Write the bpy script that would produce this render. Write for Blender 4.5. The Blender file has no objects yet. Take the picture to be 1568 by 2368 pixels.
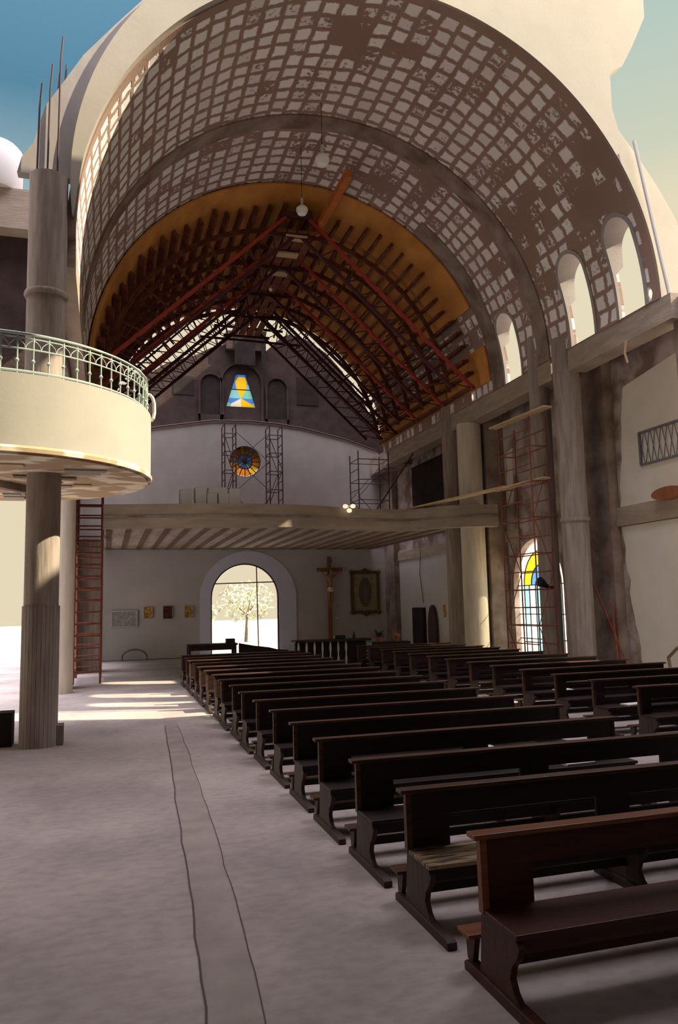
import bpy, math, random
from mathutils import Vector, Matrix
random.seed(7)
S = bpy.context.scene
C = S.collection
PI = math.pi

# ------------------------------------------------------------------ camera
cam_d = bpy.data.cameras.new('camera')
cam = bpy.data.objects.new('camera', cam_d); C.objects.link(cam)
F_PX = 1785.23
cam_d.sensor_fit = 'VERTICAL'; cam_d.sensor_height = 36.0; cam_d.lens = 36.0*F_PX/2368
cam_d.clip_start = 0.05; cam_d.clip_end = 2000
Fv = Vector((0.28733756, 0.95036437, 0.11935114)); Rv = Vector((0.9577493, -0.28668555, -0.022971)); Uv = Vector((-0.01238542, -0.1209089, 0.99258634))
M = Matrix(((Rv.x, Uv.x, -Fv.x, 0), (Rv.y, Uv.y, -Fv.y, 0), (Rv.z, Uv.z, -Fv.z, 2.2), (0, 0, 0, 1)))
cam.matrix_world = M
S.camera = cam

# ------------------------------------------------------------------ colour management
S.view_settings.view_transform = 'Standard'
S.view_settings.look = 'None'
S.view_settings.gamma = 1.0
S.view_settings.use_curve_mapping = False
S.view_settings.exposure = 0.75
S.cycles.max_bounces = 8
S.cycles.diffuse_bounces = 5
S.cycles.transparent_max_bounces = 12
S.cycles.sample_clamp_indirect = 6.0
S.cycles.use_denoising = True

# ------------------------------------------------------------------ world sky
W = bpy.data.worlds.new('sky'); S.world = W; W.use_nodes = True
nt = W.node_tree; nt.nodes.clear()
def wn(t): return nt.nodes.new(t)
tc = wn('ShaderNodeTexCoord'); sp = wn('ShaderNodeSeparateXYZ'); nt.links.new(tc.outputs['Generated'], sp.inputs[0])
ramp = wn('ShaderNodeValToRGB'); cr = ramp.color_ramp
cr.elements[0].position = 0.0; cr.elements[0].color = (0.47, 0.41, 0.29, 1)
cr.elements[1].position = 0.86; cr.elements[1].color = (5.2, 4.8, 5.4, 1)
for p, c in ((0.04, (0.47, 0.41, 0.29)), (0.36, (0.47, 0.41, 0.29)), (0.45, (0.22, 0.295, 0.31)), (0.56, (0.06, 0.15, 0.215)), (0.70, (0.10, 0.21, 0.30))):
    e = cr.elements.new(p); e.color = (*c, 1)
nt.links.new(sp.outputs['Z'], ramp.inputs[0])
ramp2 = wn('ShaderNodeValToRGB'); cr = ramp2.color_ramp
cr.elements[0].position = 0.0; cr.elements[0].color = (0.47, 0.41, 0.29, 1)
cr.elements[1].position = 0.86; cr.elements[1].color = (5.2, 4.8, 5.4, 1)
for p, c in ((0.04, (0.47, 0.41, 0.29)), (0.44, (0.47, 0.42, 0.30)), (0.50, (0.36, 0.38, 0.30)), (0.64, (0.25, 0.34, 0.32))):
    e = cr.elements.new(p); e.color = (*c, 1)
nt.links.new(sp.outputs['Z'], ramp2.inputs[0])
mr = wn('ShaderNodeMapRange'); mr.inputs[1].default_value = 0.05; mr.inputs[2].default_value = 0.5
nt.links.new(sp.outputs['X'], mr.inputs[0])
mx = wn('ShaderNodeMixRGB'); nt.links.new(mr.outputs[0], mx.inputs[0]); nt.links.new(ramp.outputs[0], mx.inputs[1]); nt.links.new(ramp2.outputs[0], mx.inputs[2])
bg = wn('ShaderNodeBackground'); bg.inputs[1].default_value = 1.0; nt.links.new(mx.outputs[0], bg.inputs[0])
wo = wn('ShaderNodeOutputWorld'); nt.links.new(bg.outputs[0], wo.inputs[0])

# ------------------------------------------------------------------ sun
sd = bpy.data.lights.new('sun', 'SUN'); sd.energy = 6.4; sd.color = (1.0, 0.86, 0.62); sd.angle = math.radians(0.55)
sun = bpy.data.objects.new('sun', sd); C.objects.link(sun)
sun.rotation_euler = Vector((1.0, -0.36, 0.90)).to_track_quat('Z', 'Y').to_euler()
sun.location = (30, -18, 30)

# ------------------------------------------------------------------ materials
def nodes_of(m):
    m.use_nodes = True
    t = m.node_tree; b = t.nodes.get('Principled BSDF')
    return t, b
def mat(name, col, rough=0.8, metal=0.0, col2=None, scale=4.0, detail=6.0, bump=0.0, bscale=30.0, stretch=(1, 1, 1), lo=0.35, hi=0.65, spec=0.3):
    m = bpy.data.materials.new(name); t, b = nodes_of(m)
    b.inputs['Roughness'].default_value = rough; b.inputs['Metallic'].default_value = metal
    b.inputs['Specular IOR Level'].default_value = spec
    b.inputs['Base Color'].default_value = (*col, 1)
    m.diffuse_color = (*col, 1)
    co = t.nodes.new('ShaderNodeTexCoord'); mp = t.nodes.new('ShaderNodeMapping'); mp.inputs['Scale'].default_value = stretch
    t.links.new(co.outputs['Object'], mp.inputs[0])
    if col2:
        n = t.nodes.new('ShaderNodeTexNoise'); n.inputs['Scale'].default_value = scale; n.inputs['Detail'].default_value = detail
        t.links.new(mp.outputs[0], n.inputs['Vector'])
        r = t.nodes.new('ShaderNodeValToRGB'); r.color_ramp.elements[0].position = lo; r.color_ramp.elements[1].position = hi
        r.color_ramp.elements[0].color = (*col, 1); r.color_ramp.elements[1].color = (*col2, 1)
        t.links.new(n.outputs['Fac'], r.inputs[0]); t.links.new(r.outputs[0], b.inputs['Base Color'])
    if bump:
        n2 = t.nodes.new('ShaderNodeTexNoise'); n2.inputs['Scale'].default_value = bscale; n2.inputs['Detail'].default_value = 4
        t.links.new(mp.outputs[0], n2.inputs['Vector'])
        bp = t.nodes.new('ShaderNodeBump'); bp.inputs['Strength'].default_value = bump; bp.inputs['Distance'].default_value = 0.03
        t.links.new(n2.outputs['Fac'], bp.inputs['Height']); t.links.new(bp.outputs[0], b.inputs['Normal'])
    return m
def glass_mat(name, col):
    m = bpy.data.materials.new(name); t, b = nodes_of(m); t.nodes.remove(b)
    out = [n for n in t.nodes if n.type == 'OUTPUT_MATERIAL'][0]
    tr = t.nodes.new('ShaderNodeBsdfTransparent'); tl = t.nodes.new('ShaderNodeBsdfTranslucent'); mxs = t.nodes.new('ShaderNodeMixShader')
    tr.inputs[0].default_value = (*col, 1); tl.inputs[0].default_value = (*col, 1); mxs.inputs[0].default_value = 0.45
    t.links.new(tr.outputs[0], mxs.inputs[1]); t.links.new(tl.outputs[0], mxs.inputs[2]); t.links.new(mxs.outputs[0], out.inputs[0])
    m.diffuse_color = (*col, 1)
    return m

MT = {}
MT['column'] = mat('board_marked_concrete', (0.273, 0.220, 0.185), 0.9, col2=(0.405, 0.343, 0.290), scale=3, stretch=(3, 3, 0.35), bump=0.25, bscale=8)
MT['column_pale'] = mat('pale_column_concrete', (0.58, 0.51, 0.41), 0.9, col2=(0.68, 0.61, 0.49), scale=3, stretch=(3, 3, 0.35), bump=0.2, bscale=8)  # lighter copy of the column concrete; the sunlit look is in the colour
MT['beam'] = mat('beam_concrete', (0.324, 0.261, 0.207), 0.9, col2=(0.414, 0.342, 0.270), scale=2.5, stretch=(0.5, 0.5, 2.5), bump=0.25, bscale=10)
MT['rough'] = mat('rough_brown_mortar_wall', (0.178, 0.123, 0.093), 0.95, col2=(0.340, 0.281, 0.238), scale=1.5, bump=0.4, bscale=9)
MT['aisle'] = mat('patchy_grey_render', (0.22, 0.155, 0.125), 0.95, col2=(0.50, 0.43, 0.40), scale=1.2, detail=9, bump=0.4, bscale=7, lo=0.4, hi=0.6)
MT['plaster'] = mat('grey_plaster', (0.330, 0.300, 0.285), 0.9, col2=(0.375, 0.345, 0.323), scale=1.2, bump=0.12, bscale=14)
MT['white_wall'] = mat('white_painted_wall', (0.496, 0.472, 0.464), 0.85, col2=(0.544, 0.520, 0.504), scale=0.8, bump=0.05, bscale=10)
MT['blue_white'] = mat('bluish_white_paint', (0.646, 0.680, 0.807), 0.8, col2=(0.680, 0.705, 0.825), scale=2)
MT['panel_white'] = mat('cream_plaster_panel', (0.680, 0.646, 0.561), 0.85, col2=(0.731, 0.697, 0.612), scale=1.5, bump=0.1, bscale=9)
MT['cream'] = mat('cream_render', (0.432, 0.396, 0.324), 0.8, col2=(0.403, 0.367, 0.302), scale=1.5, bump=0.06, bscale=12)
MT['gallery'] = mat('bright_cream_paint', (0.403, 0.382, 0.331), 0.8, col2=(0.374, 0.353, 0.310), scale=1.5, bump=0.06, bscale=12)
MT['cream_grey'] = mat('streaked_cream_render', (0.331, 0.310, 0.295), 0.85, col2=(0.410, 0.382, 0.331), scale=1.6, stretch=(1, 1, 0.5), bump=0.3, bscale=4, lo=0.3, hi=0.7)
MT['brick'] = mat('dark_brick', (0.042, 0.027, 0.025), 0.95, col2=(0.066, 0.043, 0.038), scale=2.0, bump=0.4, bscale=16)
MT['brick_dark'] = mat('very_dark_brick', (0.021, 0.014, 0.014), 0.95, col2=(0.035, 0.023, 0.021), scale=2.0)  # near-black brown; on recess panels the colour stands for their shade
MT['soffit'] = mat('patchy_soffit', (0.50, 0.36, 0.22), 0.9, col2=(0.86, 0.78, 0.58), scale=1.4, detail=2, stretch=(1, 1.6, 1), lo=0.5, hi=0.58)
MT['loft_infill'] = mat('loft_ceiling_infill', (0.42, 0.34, 0.26), 0.9, col2=(0.58, 0.50, 0.40), scale=2, stretch=(2, 0.4, 1))
MT['joist'] = mat('stained_joist', (0.15, 0.10, 0.07), 0.9, col2=(0.22, 0.15, 0.10), scale=3)
MT['wood'] = mat('dark_pew_wood', (0.012, 0.005, 0.005), 0.5, col2=(0.024, 0.010, 0.007), scale=3, stretch=(0.6, 6, 6), bump=0.05, bscale=14, spec=0.4)
MT['wood_edge'] = mat('worn_pew_edge', (0.056, 0.026, 0.017), 0.45, col2=(0.098, 0.049, 0.028), scale=4, stretch=(0.6, 6, 6))
MT['wood_end'] = mat('pew_end_wood', (0.041, 0.024, 0.019), 0.55, col2=(0.068, 0.041, 0.032), scale=3, stretch=(6, 6, 0.6))
MT['wood_red'] = mat('reddish_pew_wood', (0.041, 0.011, 0.007), 0.45, col2=(0.071, 0.019, 0.011), scale=3, stretch=(0.6, 6, 6))
MT['wood_red_edge'] = mat('reddish_worn_edge', (0.180, 0.060, 0.026), 0.4, col2=(0.240, 0.090, 0.045), scale=4, stretch=(0.6, 6, 6))
MT['dusty'] = mat('scuffed_seat', (0.04, 0.022, 0.014), 0.6, col2=(0.34, 0.24, 0.13), scale=7, stretch=(0.5, 4, 1), lo=0.42, hi=0.55)
MT['ply'] = mat('orange_formwork_ply', (0.510, 0.212, 0.047), 0.7, col2=(0.680, 0.323, 0.076), scale=1.5, stretch=(1, 0.4, 1))
MT['timber'] = mat('dark_formwork_timber', (0.12, 0.036, 0.022), 0.85, col2=(0.22, 0.075, 0.035), scale=3)
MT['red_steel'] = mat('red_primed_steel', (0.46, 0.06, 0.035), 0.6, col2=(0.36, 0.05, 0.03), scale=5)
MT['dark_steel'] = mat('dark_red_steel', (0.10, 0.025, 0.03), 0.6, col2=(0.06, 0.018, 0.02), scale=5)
MT['scaf'] = mat('rusty_scaffold_tube', (0.30, 0.085, 0.05), 0.6, col2=(0.20, 0.06, 0.04), scale=5)
MT['scaf_dark'] = mat('dark_scaffold_tube', (0.09, 0.05, 0.05), 0.6)
MT['orange_wood'] = mat('orange_brown_plank', (0.45, 0.13, 0.03), 0.7, col2=(0.55, 0.19, 0.05), scale=3)
MT['plank'] = mat('pale_scaffold_plank', (0.60, 0.45, 0.26), 0.8, col2=(0.50, 0.36, 0.2), scale=3)
MT['rail'] = mat('pale_green_railing_paint', (0.40, 0.49, 0.43), 0.5, spec=0.5)
MT['scaf_grey'] = mat('grey_painted_wire', (0.16, 0.15, 0.17), 0.6)
MT['rebar'] = mat('rusty_rebar', (0.06, 0.03, 0.03), 0.7)
MT['black'] = mat('black_plastic', (0.012, 0.012, 0.014), 0.5)
MT['bulb'] = mat('frosted_white_glass', (0.85, 0.85, 0.82), 0.25, spec=0.6)
MT['bulb_on'] = mat('lit_bulb', (0.9, 0.8, 0.6), 0.3)  # glow added where spots look bright; source unknown
MT['bulb_on'].node_tree.nodes['Principled BSDF'].inputs['Emission Color'].default_value = (1.0, 0.85, 0.6, 1)
MT['bulb_on'].node_tree.nodes['Principled BSDF'].inputs['Emission Strength'].default_value = 0.5
MT['white'] = mat('white_gloss', (0.704, 0.688, 0.656), 0.4)
MT['paper'] = mat('white_paper', (0.80, 0.76, 0.70), 0.8)
MT['blocks'] = mat('white_foam_block', (0.92, 0.92, 0.95), 0.8, col2=(0.86, 0.86, 0.90), scale=3)
MT['cross'] = mat('varnished_cross_wood', (0.30, 0.11, 0.045), 0.5, col2=(0.22, 0.075, 0.03), scale=3, stretch=(4, 4, 0.6))
MT['skin'] = mat('painted_figure_flesh', (0.34, 0.17, 0.10), 0.6)
MT['cloth'] = mat('white_loincloth', (0.72, 0.62, 0.48), 0.8)
MT['gold'] = mat('dark_gilt_frame', (0.10, 0.055, 0.022), 0.45, col2=(0.16, 0.09, 0.035), scale=12, bump=0.5, bscale=30)
MT['canvas'] = mat('old_canvas', (0.24, 0.20, 0.13), 0.8, col2=(0.32, 0.27, 0.18), scale=5)
MT['glow_oval'] = mat('ochre_oval', (0.17, 0.12, 0.06), 0.8)
MT['robe_blue'] = mat('blue_grey_robe', (0.10, 0.13, 0.14), 0.8)
MT['robe_rose'] = mat('rose_robe', (0.22, 0.13, 0.10), 0.8)
MT['leaf'] = mat('dark_leaf', (0.03, 0.05, 0.02), 0.6, col2=(0.05, 0.08, 0.03), scale=8)
MT['tree'] = mat('olive_leaf', (0.315, 0.323, 0.188), 0.8, col2=(0.420, 0.413, 0.270), scale=3)
MT['trunk'] = mat('tree_bark', (0.20, 0.15, 0.10), 0.9)
MT['terracotta'] = mat('terracotta', (0.40, 0.12, 0.05), 0.8)
MT['hose'] = mat('white_cloth_strip', (0.85, 0.78, 0.62), 0.7)
MT['ground'] = mat('sunny_sandy_ground', (0.390, 0.367, 0.315), 0.95, col2=(0.345, 0.323, 0.277), scale=0.5)
MT['blue_paper'] = mat('blue_sheet', (0.25, 0.40, 0.75), 0.7)
MT['jaune'] = mat('yellow_print', (0.60, 0.36, 0.08), 0.7, col2=(0.30, 0.14, 0.05), scale=9, lo=0.45, hi=0.55)
MT['dark_print'] = mat('dark_print', (0.035, 0.012, 0.015), 0.6, col2=(0.12, 0.03, 0.03), scale=6)
MT['frame_pale'] = mat('pale_frame', (0.55, 0.52, 0.48), 0.6)
MT['print_grey'] = mat('grey_print', (0.28, 0.26, 0.25), 0.6, col2=(0.42, 0.40, 0.38), scale=7)
MT['g_yellow'] = glass_mat('yellow_glass', (1.0, 0.62, 0.03))
MT['g_blue'] = glass_mat('blue_glass', (0.10, 0.28, 0.85))
MT['g_sky'] = glass_mat('sky_blue_glass', (0.28, 0.68, 0.85))
MT['g_teal'] = glass_mat('teal_glass', (0.22, 0.68, 0.66))
MT['g_clear'] = glass_mat('cream_glass', (0.92, 0.88, 0.80))
MT['g_orange'] = glass_mat('orange_glass', (0.85, 0.28, 0.04))
MT['g_grey'] = glass_mat('grey_violet_glass', (0.42, 0.38, 0.46))

def floor_mat():
    m = bpy.data.materials.new('worn_concrete_floor'); t, b = nodes_of(m)
    b.inputs['Roughness'].default_value = 0.75; b.inputs['Specular IOR Level'].default_value = 0.25
    co = t.nodes.new('ShaderNodeTexCoord')
    def noise(sc, det, st=(1, 1, 1)):
        mp = t.nodes.new('ShaderNodeMapping'); mp.inputs['Scale'].default_value = st
        t.links.new(co.outputs['Object'], mp.inputs[0])
        n = t.nodes.new('ShaderNodeTexNoise'); n.inputs['Scale'].default_value = sc; n.inputs['Detail'].default_value = det
        t.links.new(mp.outputs[0], n.inputs['Vector']); return n
    n1 = noise(0.55, 8); n2 = noise(7, 6, (1, 1.6, 1))
    r = t.nodes.new('ShaderNodeValToRGB'); r.color_ramp.elements[0].position = 0.35; r.color_ramp.elements[1].position = 0.65
    r.color_ramp.elements[0].color = (0.35, 0.30, 0.285, 1); r.color_ramp.elements[1].color = (0.52, 0.455, 0.41, 1)
    t.links.new(n1.outputs['Fac'], r.inputs[0])
    r2 = t.nodes.new('ShaderNodeValToRGB'); r2.color_ramp.elements[0].position = 0.3; r2.color_ramp.elements[1].position = 0.6
    r2.color_ramp.elements[0].color = (0.84, 0.82, 0.82, 1); r2.color_ramp.elements[1].color = (1, 1, 1, 1)
    t.links.new(n2.outputs['Fac'], r2.inputs[0])
    mu = t.nodes.new('ShaderNodeMixRGB'); mu.blend_type = 'MULTIPLY'; mu.inputs[0].default_value = 1
    t.links.new(r.outputs[0], mu.inputs[1]); t.links.new(r2.outputs[0], mu.inputs[2])
    t.links.new(mu.outputs[0], b.inputs['Base Color'])
    bp = t.nodes.new('ShaderNodeBump'); bp.inputs['Strength'].default_value = 0.12; bp.inputs['Distance'].default_value = 0.01
    t.links.new(n2.outputs['Fac'], bp.inputs['Height']); t.links.new(bp.outputs[0], b.inputs['Normal'])
    return m
MT['floor'] = floor_mat()
MT['trench'] = mat('trench_fill', (0.328, 0.279, 0.254), 0.85, col2=(0.410, 0.353, 0.320), scale=2.5, bump=0.2, bscale=10)
MT['crack'] = mat('crack_dark', (0.12, 0.09, 0.09), 0.95)

VX, VZ, VR = 5.68, 8.97, 6.30           # vault axis x, springing height, radius
def vault_mat():
    m = bpy.data.materials.new('vault_blocks_and_mortar'); t, b = nodes_of(m)
    b.inputs['Roughness'].default_value = 0.92; b.inputs['Specular IOR Level'].default_value = 0.2
    N, L = t.nodes, t.links
    co = N.new('ShaderNodeTexCoord')
    def mth(op, a, bb=None, c=None):
        n = N.new('ShaderNodeMath'); n.operation = op
        for i, v in enumerate((a, bb, c)):
            if v is None: continue
            if isinstance(v, (int, float)): n.inputs[i].default_value = v
            else: L.new(v, n.inputs[i])
        return n.outputs[0]
    sep = N.new('ShaderNodeSeparateXYZ'); L.new(co.outputs['Object'], sep.inputs[0])
    th = mth('ARCTAN2', sep.outputs['Z'], sep.outputs['X'])
    u = mth('MULTIPLY', th, VR/0.45)
    cmb0 = N.new('ShaderNodeCombineXYZ'); L.new(mth('MULTIPLY', th, VR), cmb0.inputs[0]); L.new(sep.outputs['Y'], cmb0.inputs[1])
    wob = N.new('ShaderNodeTexNoise'); wob.inputs['Scale'].default_value = 1.6; wob.inputs['Detail'].default_value = 3; L.new(cmb0.outputs[0], wob.inputs['Vector'])
    wv = mth('MULTIPLY', mth('SUBTRACT', wob.outputs['Fac'], 0.5), 0.55)
    v = mth('MULTIPLY', sep.outputs['Y'], 1/0.43)
    u2 = mth('ADD', u, mth('MULTIPLY', wv, 0.5)); v2 = mth('ADD', v, wv)
    def cell(a): return mth('FLOOR', a), mth('FRACT', a)
    cu, fu = cell(u2)
    # each course shifted a little against its neighbour
    wn1 = N.new('ShaderNodeTexWhiteNoise'); wn1.noise_dimensions = '1D'; L.new(cu, wn1.inputs['W'])
    v3 = mth('ADD', v2, mth('MULTIPLY', wn1.outputs['Value'], 0.35))
    cv, fv = cell(v3)
    du = mth('ABSOLUTE', mth('SUBTRACT', fu, 0.5)); dv = mth('ABSOLUTE', mth('SUBTRACT', fv, 0.5))
    fine = N.new('ShaderNodeTexNoise'); fine.inputs['Scale'].default_value = 9; fine.inputs['Detail'].default_value = 4; L.new(cmb0.outputs[0], fine.inputs['Vector'])
    edge = mth('ADD', mth('MAXIMUM', mth('MULTIPLY', du, 0.98), mth('MULTIPLY', dv, 1.0)), mth('MULTIPLY', mth('SUBTRACT', fine.outputs['Fac'], 0.5), 0.16))
    mask = N.new('ShaderNodeMapRange'); mask.inputs[1].default_value = 0.40; mask.inputs[2].default_value = 0.30; mask.interpolation_type = 'SMOOTHSTEP'
    L.new(edge, mask.inputs[0])
    cc = N.new('ShaderNodeCombineXYZ'); L.new(cu, cc.inputs[0]); L.new(cv, cc.inputs[1])
    wn2 = N.new('ShaderNodeTexWhiteNoise'); wn2.noise_dimensions = '2D'; L.new(cc.outputs[0], wn2.inputs['Vector'])
    big = N.new('ShaderNodeTexNoise'); big.inputs['Scale'].default_value = 0.42; big.inputs['Detail'].default_value = 2; L.new(cmb0.outputs[0], big.inputs['Vector'])
    # mortar smears cover more of the vault low on the +x side
    low = N.new('ShaderNodeMapRange'); low.inputs[1].default_value = 1.35; low.inputs[2].default_value = 0.5; low.inputs[3].default_value = 0.0; low.inputs[4].default_value = 0.13; L.new(th, low.inputs[0])
    pres = mth('ADD', mth('MULTIPLY', wn2.outputs['Value'], 0.30), mth('SUBTRACT', big.outputs['Fac'], low.outputs[0]))
    smear = mth('ADD', pres, mth('MULTIPLY', mth('SUBTRACT', fine.outputs['Fac'], 0.5), 0.5))
    pm = N.new('ShaderNodeMapRange'); pm.inputs[1].default_value = 0.47; pm.inputs[2].default_value = 0.54; pm.interpolation_type = 'SMOOTHSTEP'; L.new(smear, pm.inputs[0])
    # the transverse rib and the low springer strip carry no blocks
    ry = mth('ABSOLUTE', mth('SUBTRACT', sep.outputs['Y'], 18.85))
    rib = mth('GREATER_THAN', mth('ADD', ry, mth('MULTIPLY', mth('SUBTRACT', fine.outputs['Fac'], 0.5), 0.3)), 0.30)
    edge_y = mth('GREATER_THAN', sep.outputs['Y'], 14.28)
    fac = mth('MULTIPLY', mth('MULTIPLY', mth('MULTIPLY', mask.outputs[0], pm.outputs[0]), rib), edge_y)
    blk = N.new('ShaderNodeMixRGB'); blk.inputs[1].default_value = (0.72, 0.69, 0.67, 1); blk.inputs[2].default_value = (0.90, 0.88, 0.86, 1); L.new(wn2.outputs['Value'], blk.inputs[0])
    mor = N.new('ShaderNodeMixRGB'); mor.inputs[1].default_value = (0.24, 0.155, 0.12, 1); mor.inputs[2].default_value = (0.42, 0.30, 0.245, 1); L.new(big.outputs['Fac'], mor.inputs[0])
    mixc = N.new('ShaderNodeMixRGB'); L.new(fac, mixc.inputs[0]); L.new(mor.outputs[0], mixc.inputs[1]); L.new(blk.outputs[0], mixc.inputs[2])
    L.new(mixc.outputs[0], b.inputs['Base Color'])
    bp = N.new('ShaderNodeBump'); bp.inputs['Strength'].default_value = 0.5; bp.inputs['Distance'].default_value = 0.03; bp.invert = True
    L.new(mth('ADD', fac, mth('MULTIPLY', fine.outputs['Fac'], 0.4)), bp.inputs['Height']); L.new(bp.outputs[0], b.inputs['Normal'])
    return m
MT['vault'] = vault_mat()

# ------------------------------------------------------------------ helpers
class MB:
    def __init__(s): s.v = []; s.f = []
    def add(s, vs, fs):
        o = len(s.v); s.v += [tuple(p) for p in vs]; s.f += [tuple(i+o for i in f) for f in fs]; return s
    def box(s, x0, x1, y0, y1, z0, z1):
        return s.add([(x0, y0, z0), (x1, y0, z0), (x1, y1, z0), (x0, y1, z0), (x0, y0, z1), (x1, y0, z1), (x1, y1, z1), (x0, y1, z1)],
                     [(0, 3, 2, 1), (4, 5, 6, 7), (0, 1, 5, 4), (1, 2, 6, 5), (2, 3, 7, 6), (3, 0, 4, 7)])
    def tube(s, a, b, r, n=8, r2=None):
        a = Vector(a); b = Vector(b); d = (b-a).normalized(); r2 = r if r2 is None else r2
        u = d.orthogonal().normalized(); w = d.cross(u)
        vs = []
        for p, q in ((a, r), (b, r2)):
            for i in range(n):
                t = 2*PI*i/n; vs.append(p+u*math.cos(t)*q+w*math.sin(t)*q)
        fs = [(i, (i+1) % n, n+(i+1) % n, n+i) for i in range(n)]
        fs += [tuple(range(n-1, -1, -1)), tuple(range(n, 2*n))]
        return s.add(vs, fs)
    def bar(s, a, b, w, h, up=(0, 0, 1)):
        a = Vector(a); b = Vector(b); d = (b-a).normalized(); up = Vector(up)
        sd_ = d.cross(up).normalized(); up = sd_.cross(d).normalized()
        vs = []
        for p in (a, b):
            for i, j in ((-1, -1), (1, -1), (1, 1), (-1, 1)): vs.append(p+sd_*w/2*i+up*h/2*j)
        return s.add(vs, [(0, 1, 2, 3), (7, 6, 5, 4), (0, 4, 5, 1), (1, 5, 6, 2), (2, 6, 7, 3), (3, 7, 4, 0)])
    def prism(s, poly, axis, c0, c1):
        # poly in the plane normal to axis; axis 'x': (y,z); 'y': (x,z); 'z': (x,y)
        n = len(poly); vs = []
        for c in (c0, c1):
            for p, q in poly: vs.append({'x': (c, p, q), 'y': (p, c, q), 'z': (p, q, c)}[axis])
        return s.add(vs, [tuple(range(n-1, -1, -1)), tuple(range(n, 2*n))]+[(i, (i+1) % n, n+(i+1) % n, n+i) for i in range(n)])
    def lathe(s, prof, c, n=16):
        vs = []
        for r, z in prof:
            for i in range(n):
                t = 2*PI*i/n; vs.append((c[0]+r*math.cos(t), c[1]+r*math.sin(t), c[2]+z))
        m = len(prof); fs = []
        for k in range(m-1):
            for i in range(n): fs.append((k*n+i, k*n+(i+1) % n, (k+1)*n+(i+1) % n, (k+1)*n+i))
        fs += [tuple(range(n-1, -1, -1)), tuple(range((m-1)*n, m*n))]
        return s.add(vs, fs)
    def path(s, pts, r, n=8):
        for a, b in zip(pts, pts[1:]): s.tube(a, b, r, n)
        return s
    def build(s, name, m, parent=None, smooth=False, bevel=0, org=None):
        me = bpy.data.meshes.new(name)
        vs = s.v
        if org: vs = [(x-org[0], y-org[1], z-org[2]) for x, y, z in vs]
        me.from_pydata(vs, [], s.f); me.update()
        return mk(name, me, m, parent, smooth, bevel, org)
def mk(name, me, m, parent=None, smooth=False, bevel=0, org=None):
    import bmesh
    bm = bmesh.new(); bm.from_mesh(me); bmesh.ops.recalc_face_normals(bm, faces=bm.faces); bm.to_mesh(me); bm.free()
    if m: me.materials.append(MT[m] if isinstance(m, str) else m)
    o = bpy.data.objects.new(name, me); C.objects.link(o)
    if parent: o.parent = parent
    if org: o.location = org
    if smooth:
        me.polygons.foreach_set('use_smooth', [True]*len(me.polygons))
        try: me.set_sharp_from_angle(angle=math.radians(40))
        except Exception: pass
    if bevel:
        b = o.modifiers.new('bevel', 'BEVEL'); b.width = bevel; b.segments = 2; b.limit_method = 'ANGLE'
    return o
def T(o, label=None, cat=None, group=None, kind=None):
    if label: o['label'] = label
    if cat: o['category'] = cat
    if group: o['group'] = group
    if kind: o['kind'] = kind
    return o
def ST(o, label=None): o['kind'] = 'structure'; (label and o.__setitem__('label', label)); return o
def E(name, loc=(0, 0, 0), rz=0, **k):
    o = bpy.data.objects.new(name, None); C.objects.link(o); o.location = loc; o.rotation_euler = (0, 0, rz); o.empty_display_size = 0.1
    return T(o, **k)
def dup(root, loc=None, rz=None):
    r = root.copy(); C.objects.link(r)
    if loc is not None: r.location = loc
    if rz is not None: r.rotation_euler = (0, 0, rz)
    for ch in [c for c in root.children]:
        c = ch.copy(); C.objects.link(c); c.parent = r
        for g in ch.children:
            d = g.copy(); C.objects.link(d); d.parent = c
    return r
def holes_prism(outline, holes, thick):
    """flat 2D outline (x,y) with holes, extruded by thick, centred on z=0; returns a mesh in local XY"""
    cu = bpy.data.curves.new('tmp', 'CURVE'); cu.dimensions = '2D'; cu.fill_mode = 'BOTH'; cu.extrude = thick/2
    for poly in [outline]+list(holes):
        s_ = cu.splines.new('POLY'); s_.points.add(len(poly)-1)
        for p, (x, y) in zip(s_.points, poly): p.co = (x, y, 0, 1)
        s_.use_cyclic_u = True
    o = bpy.data.objects.new('tmp', cu); C.objects.link(o)
    dg = bpy.context.evaluated_depsgraph_get(); me = bpy.data.meshes.new_from_object(o.evaluated_get(dg))
    bpy.data.objects.remove(o); bpy.data.curves.remove(cu)
    return me
def wall_y(name, outline, holes, y0, y1, m, parent=None, org=None):
    me = holes_prism(outline, holes, abs(y1-y0)); ym = (y0+y1)/2
    for v in me.vertices: x, z, d = v.co; v.co = (x, ym-d, z)
    return mk(name, me, m, parent)
def wall_x(name, outline, holes, x0, x1, m, parent=None):
    me = holes_prism(outline, holes, abs(x1-x0)); xm = (x0+x1)/2
    for v in me.vertices: y, z, d = v.co; v.co = (xm+d, y, z)
    return mk(name, me, m, parent)
def arch(c, half, z0, zs, n=20, rise=None):
    r = half if rise is None else rise
    return [(c-half, z0)]+[(c-half*math.cos(PI*i/n), zs+r*math.sin(PI*i/n)) for i in range(n+1)]+[(c+half, z0)]
def circ(cx, cz, r, n=40): return [(cx+r*math.cos(2*PI*i/n), cz+r*math.sin(2*PI*i/n)) for i in range(n)]
def jag(a, b, n, amp, rs):
    """irregular polyline from a to b"""
    out = []
    for i in range(n+1):
        t = i/n; k = 0 if i in (0, n) else rs.uniform(-amp, amp)
        dx, dy = b[0]-a[0], b[1]-a[1]; l = math.hypot(dx, dy)
        out.append((a[0]+dx*t-dy/l*k, a[1]+dy*t+dx/l*k))
    return out

# ================================================================== SETTING
g = MB().box(-60, 90, -30, 140, -0.3, -0.12).build('floor', 'ground'); ST(g, 'sunny sandy ground outside the church')
fl = MB().box(-7, 13.3, -7, 36.1, -0.12, 0.0).build('floor', 'floor'); ST(fl, 'worn concrete nave floor')
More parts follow.
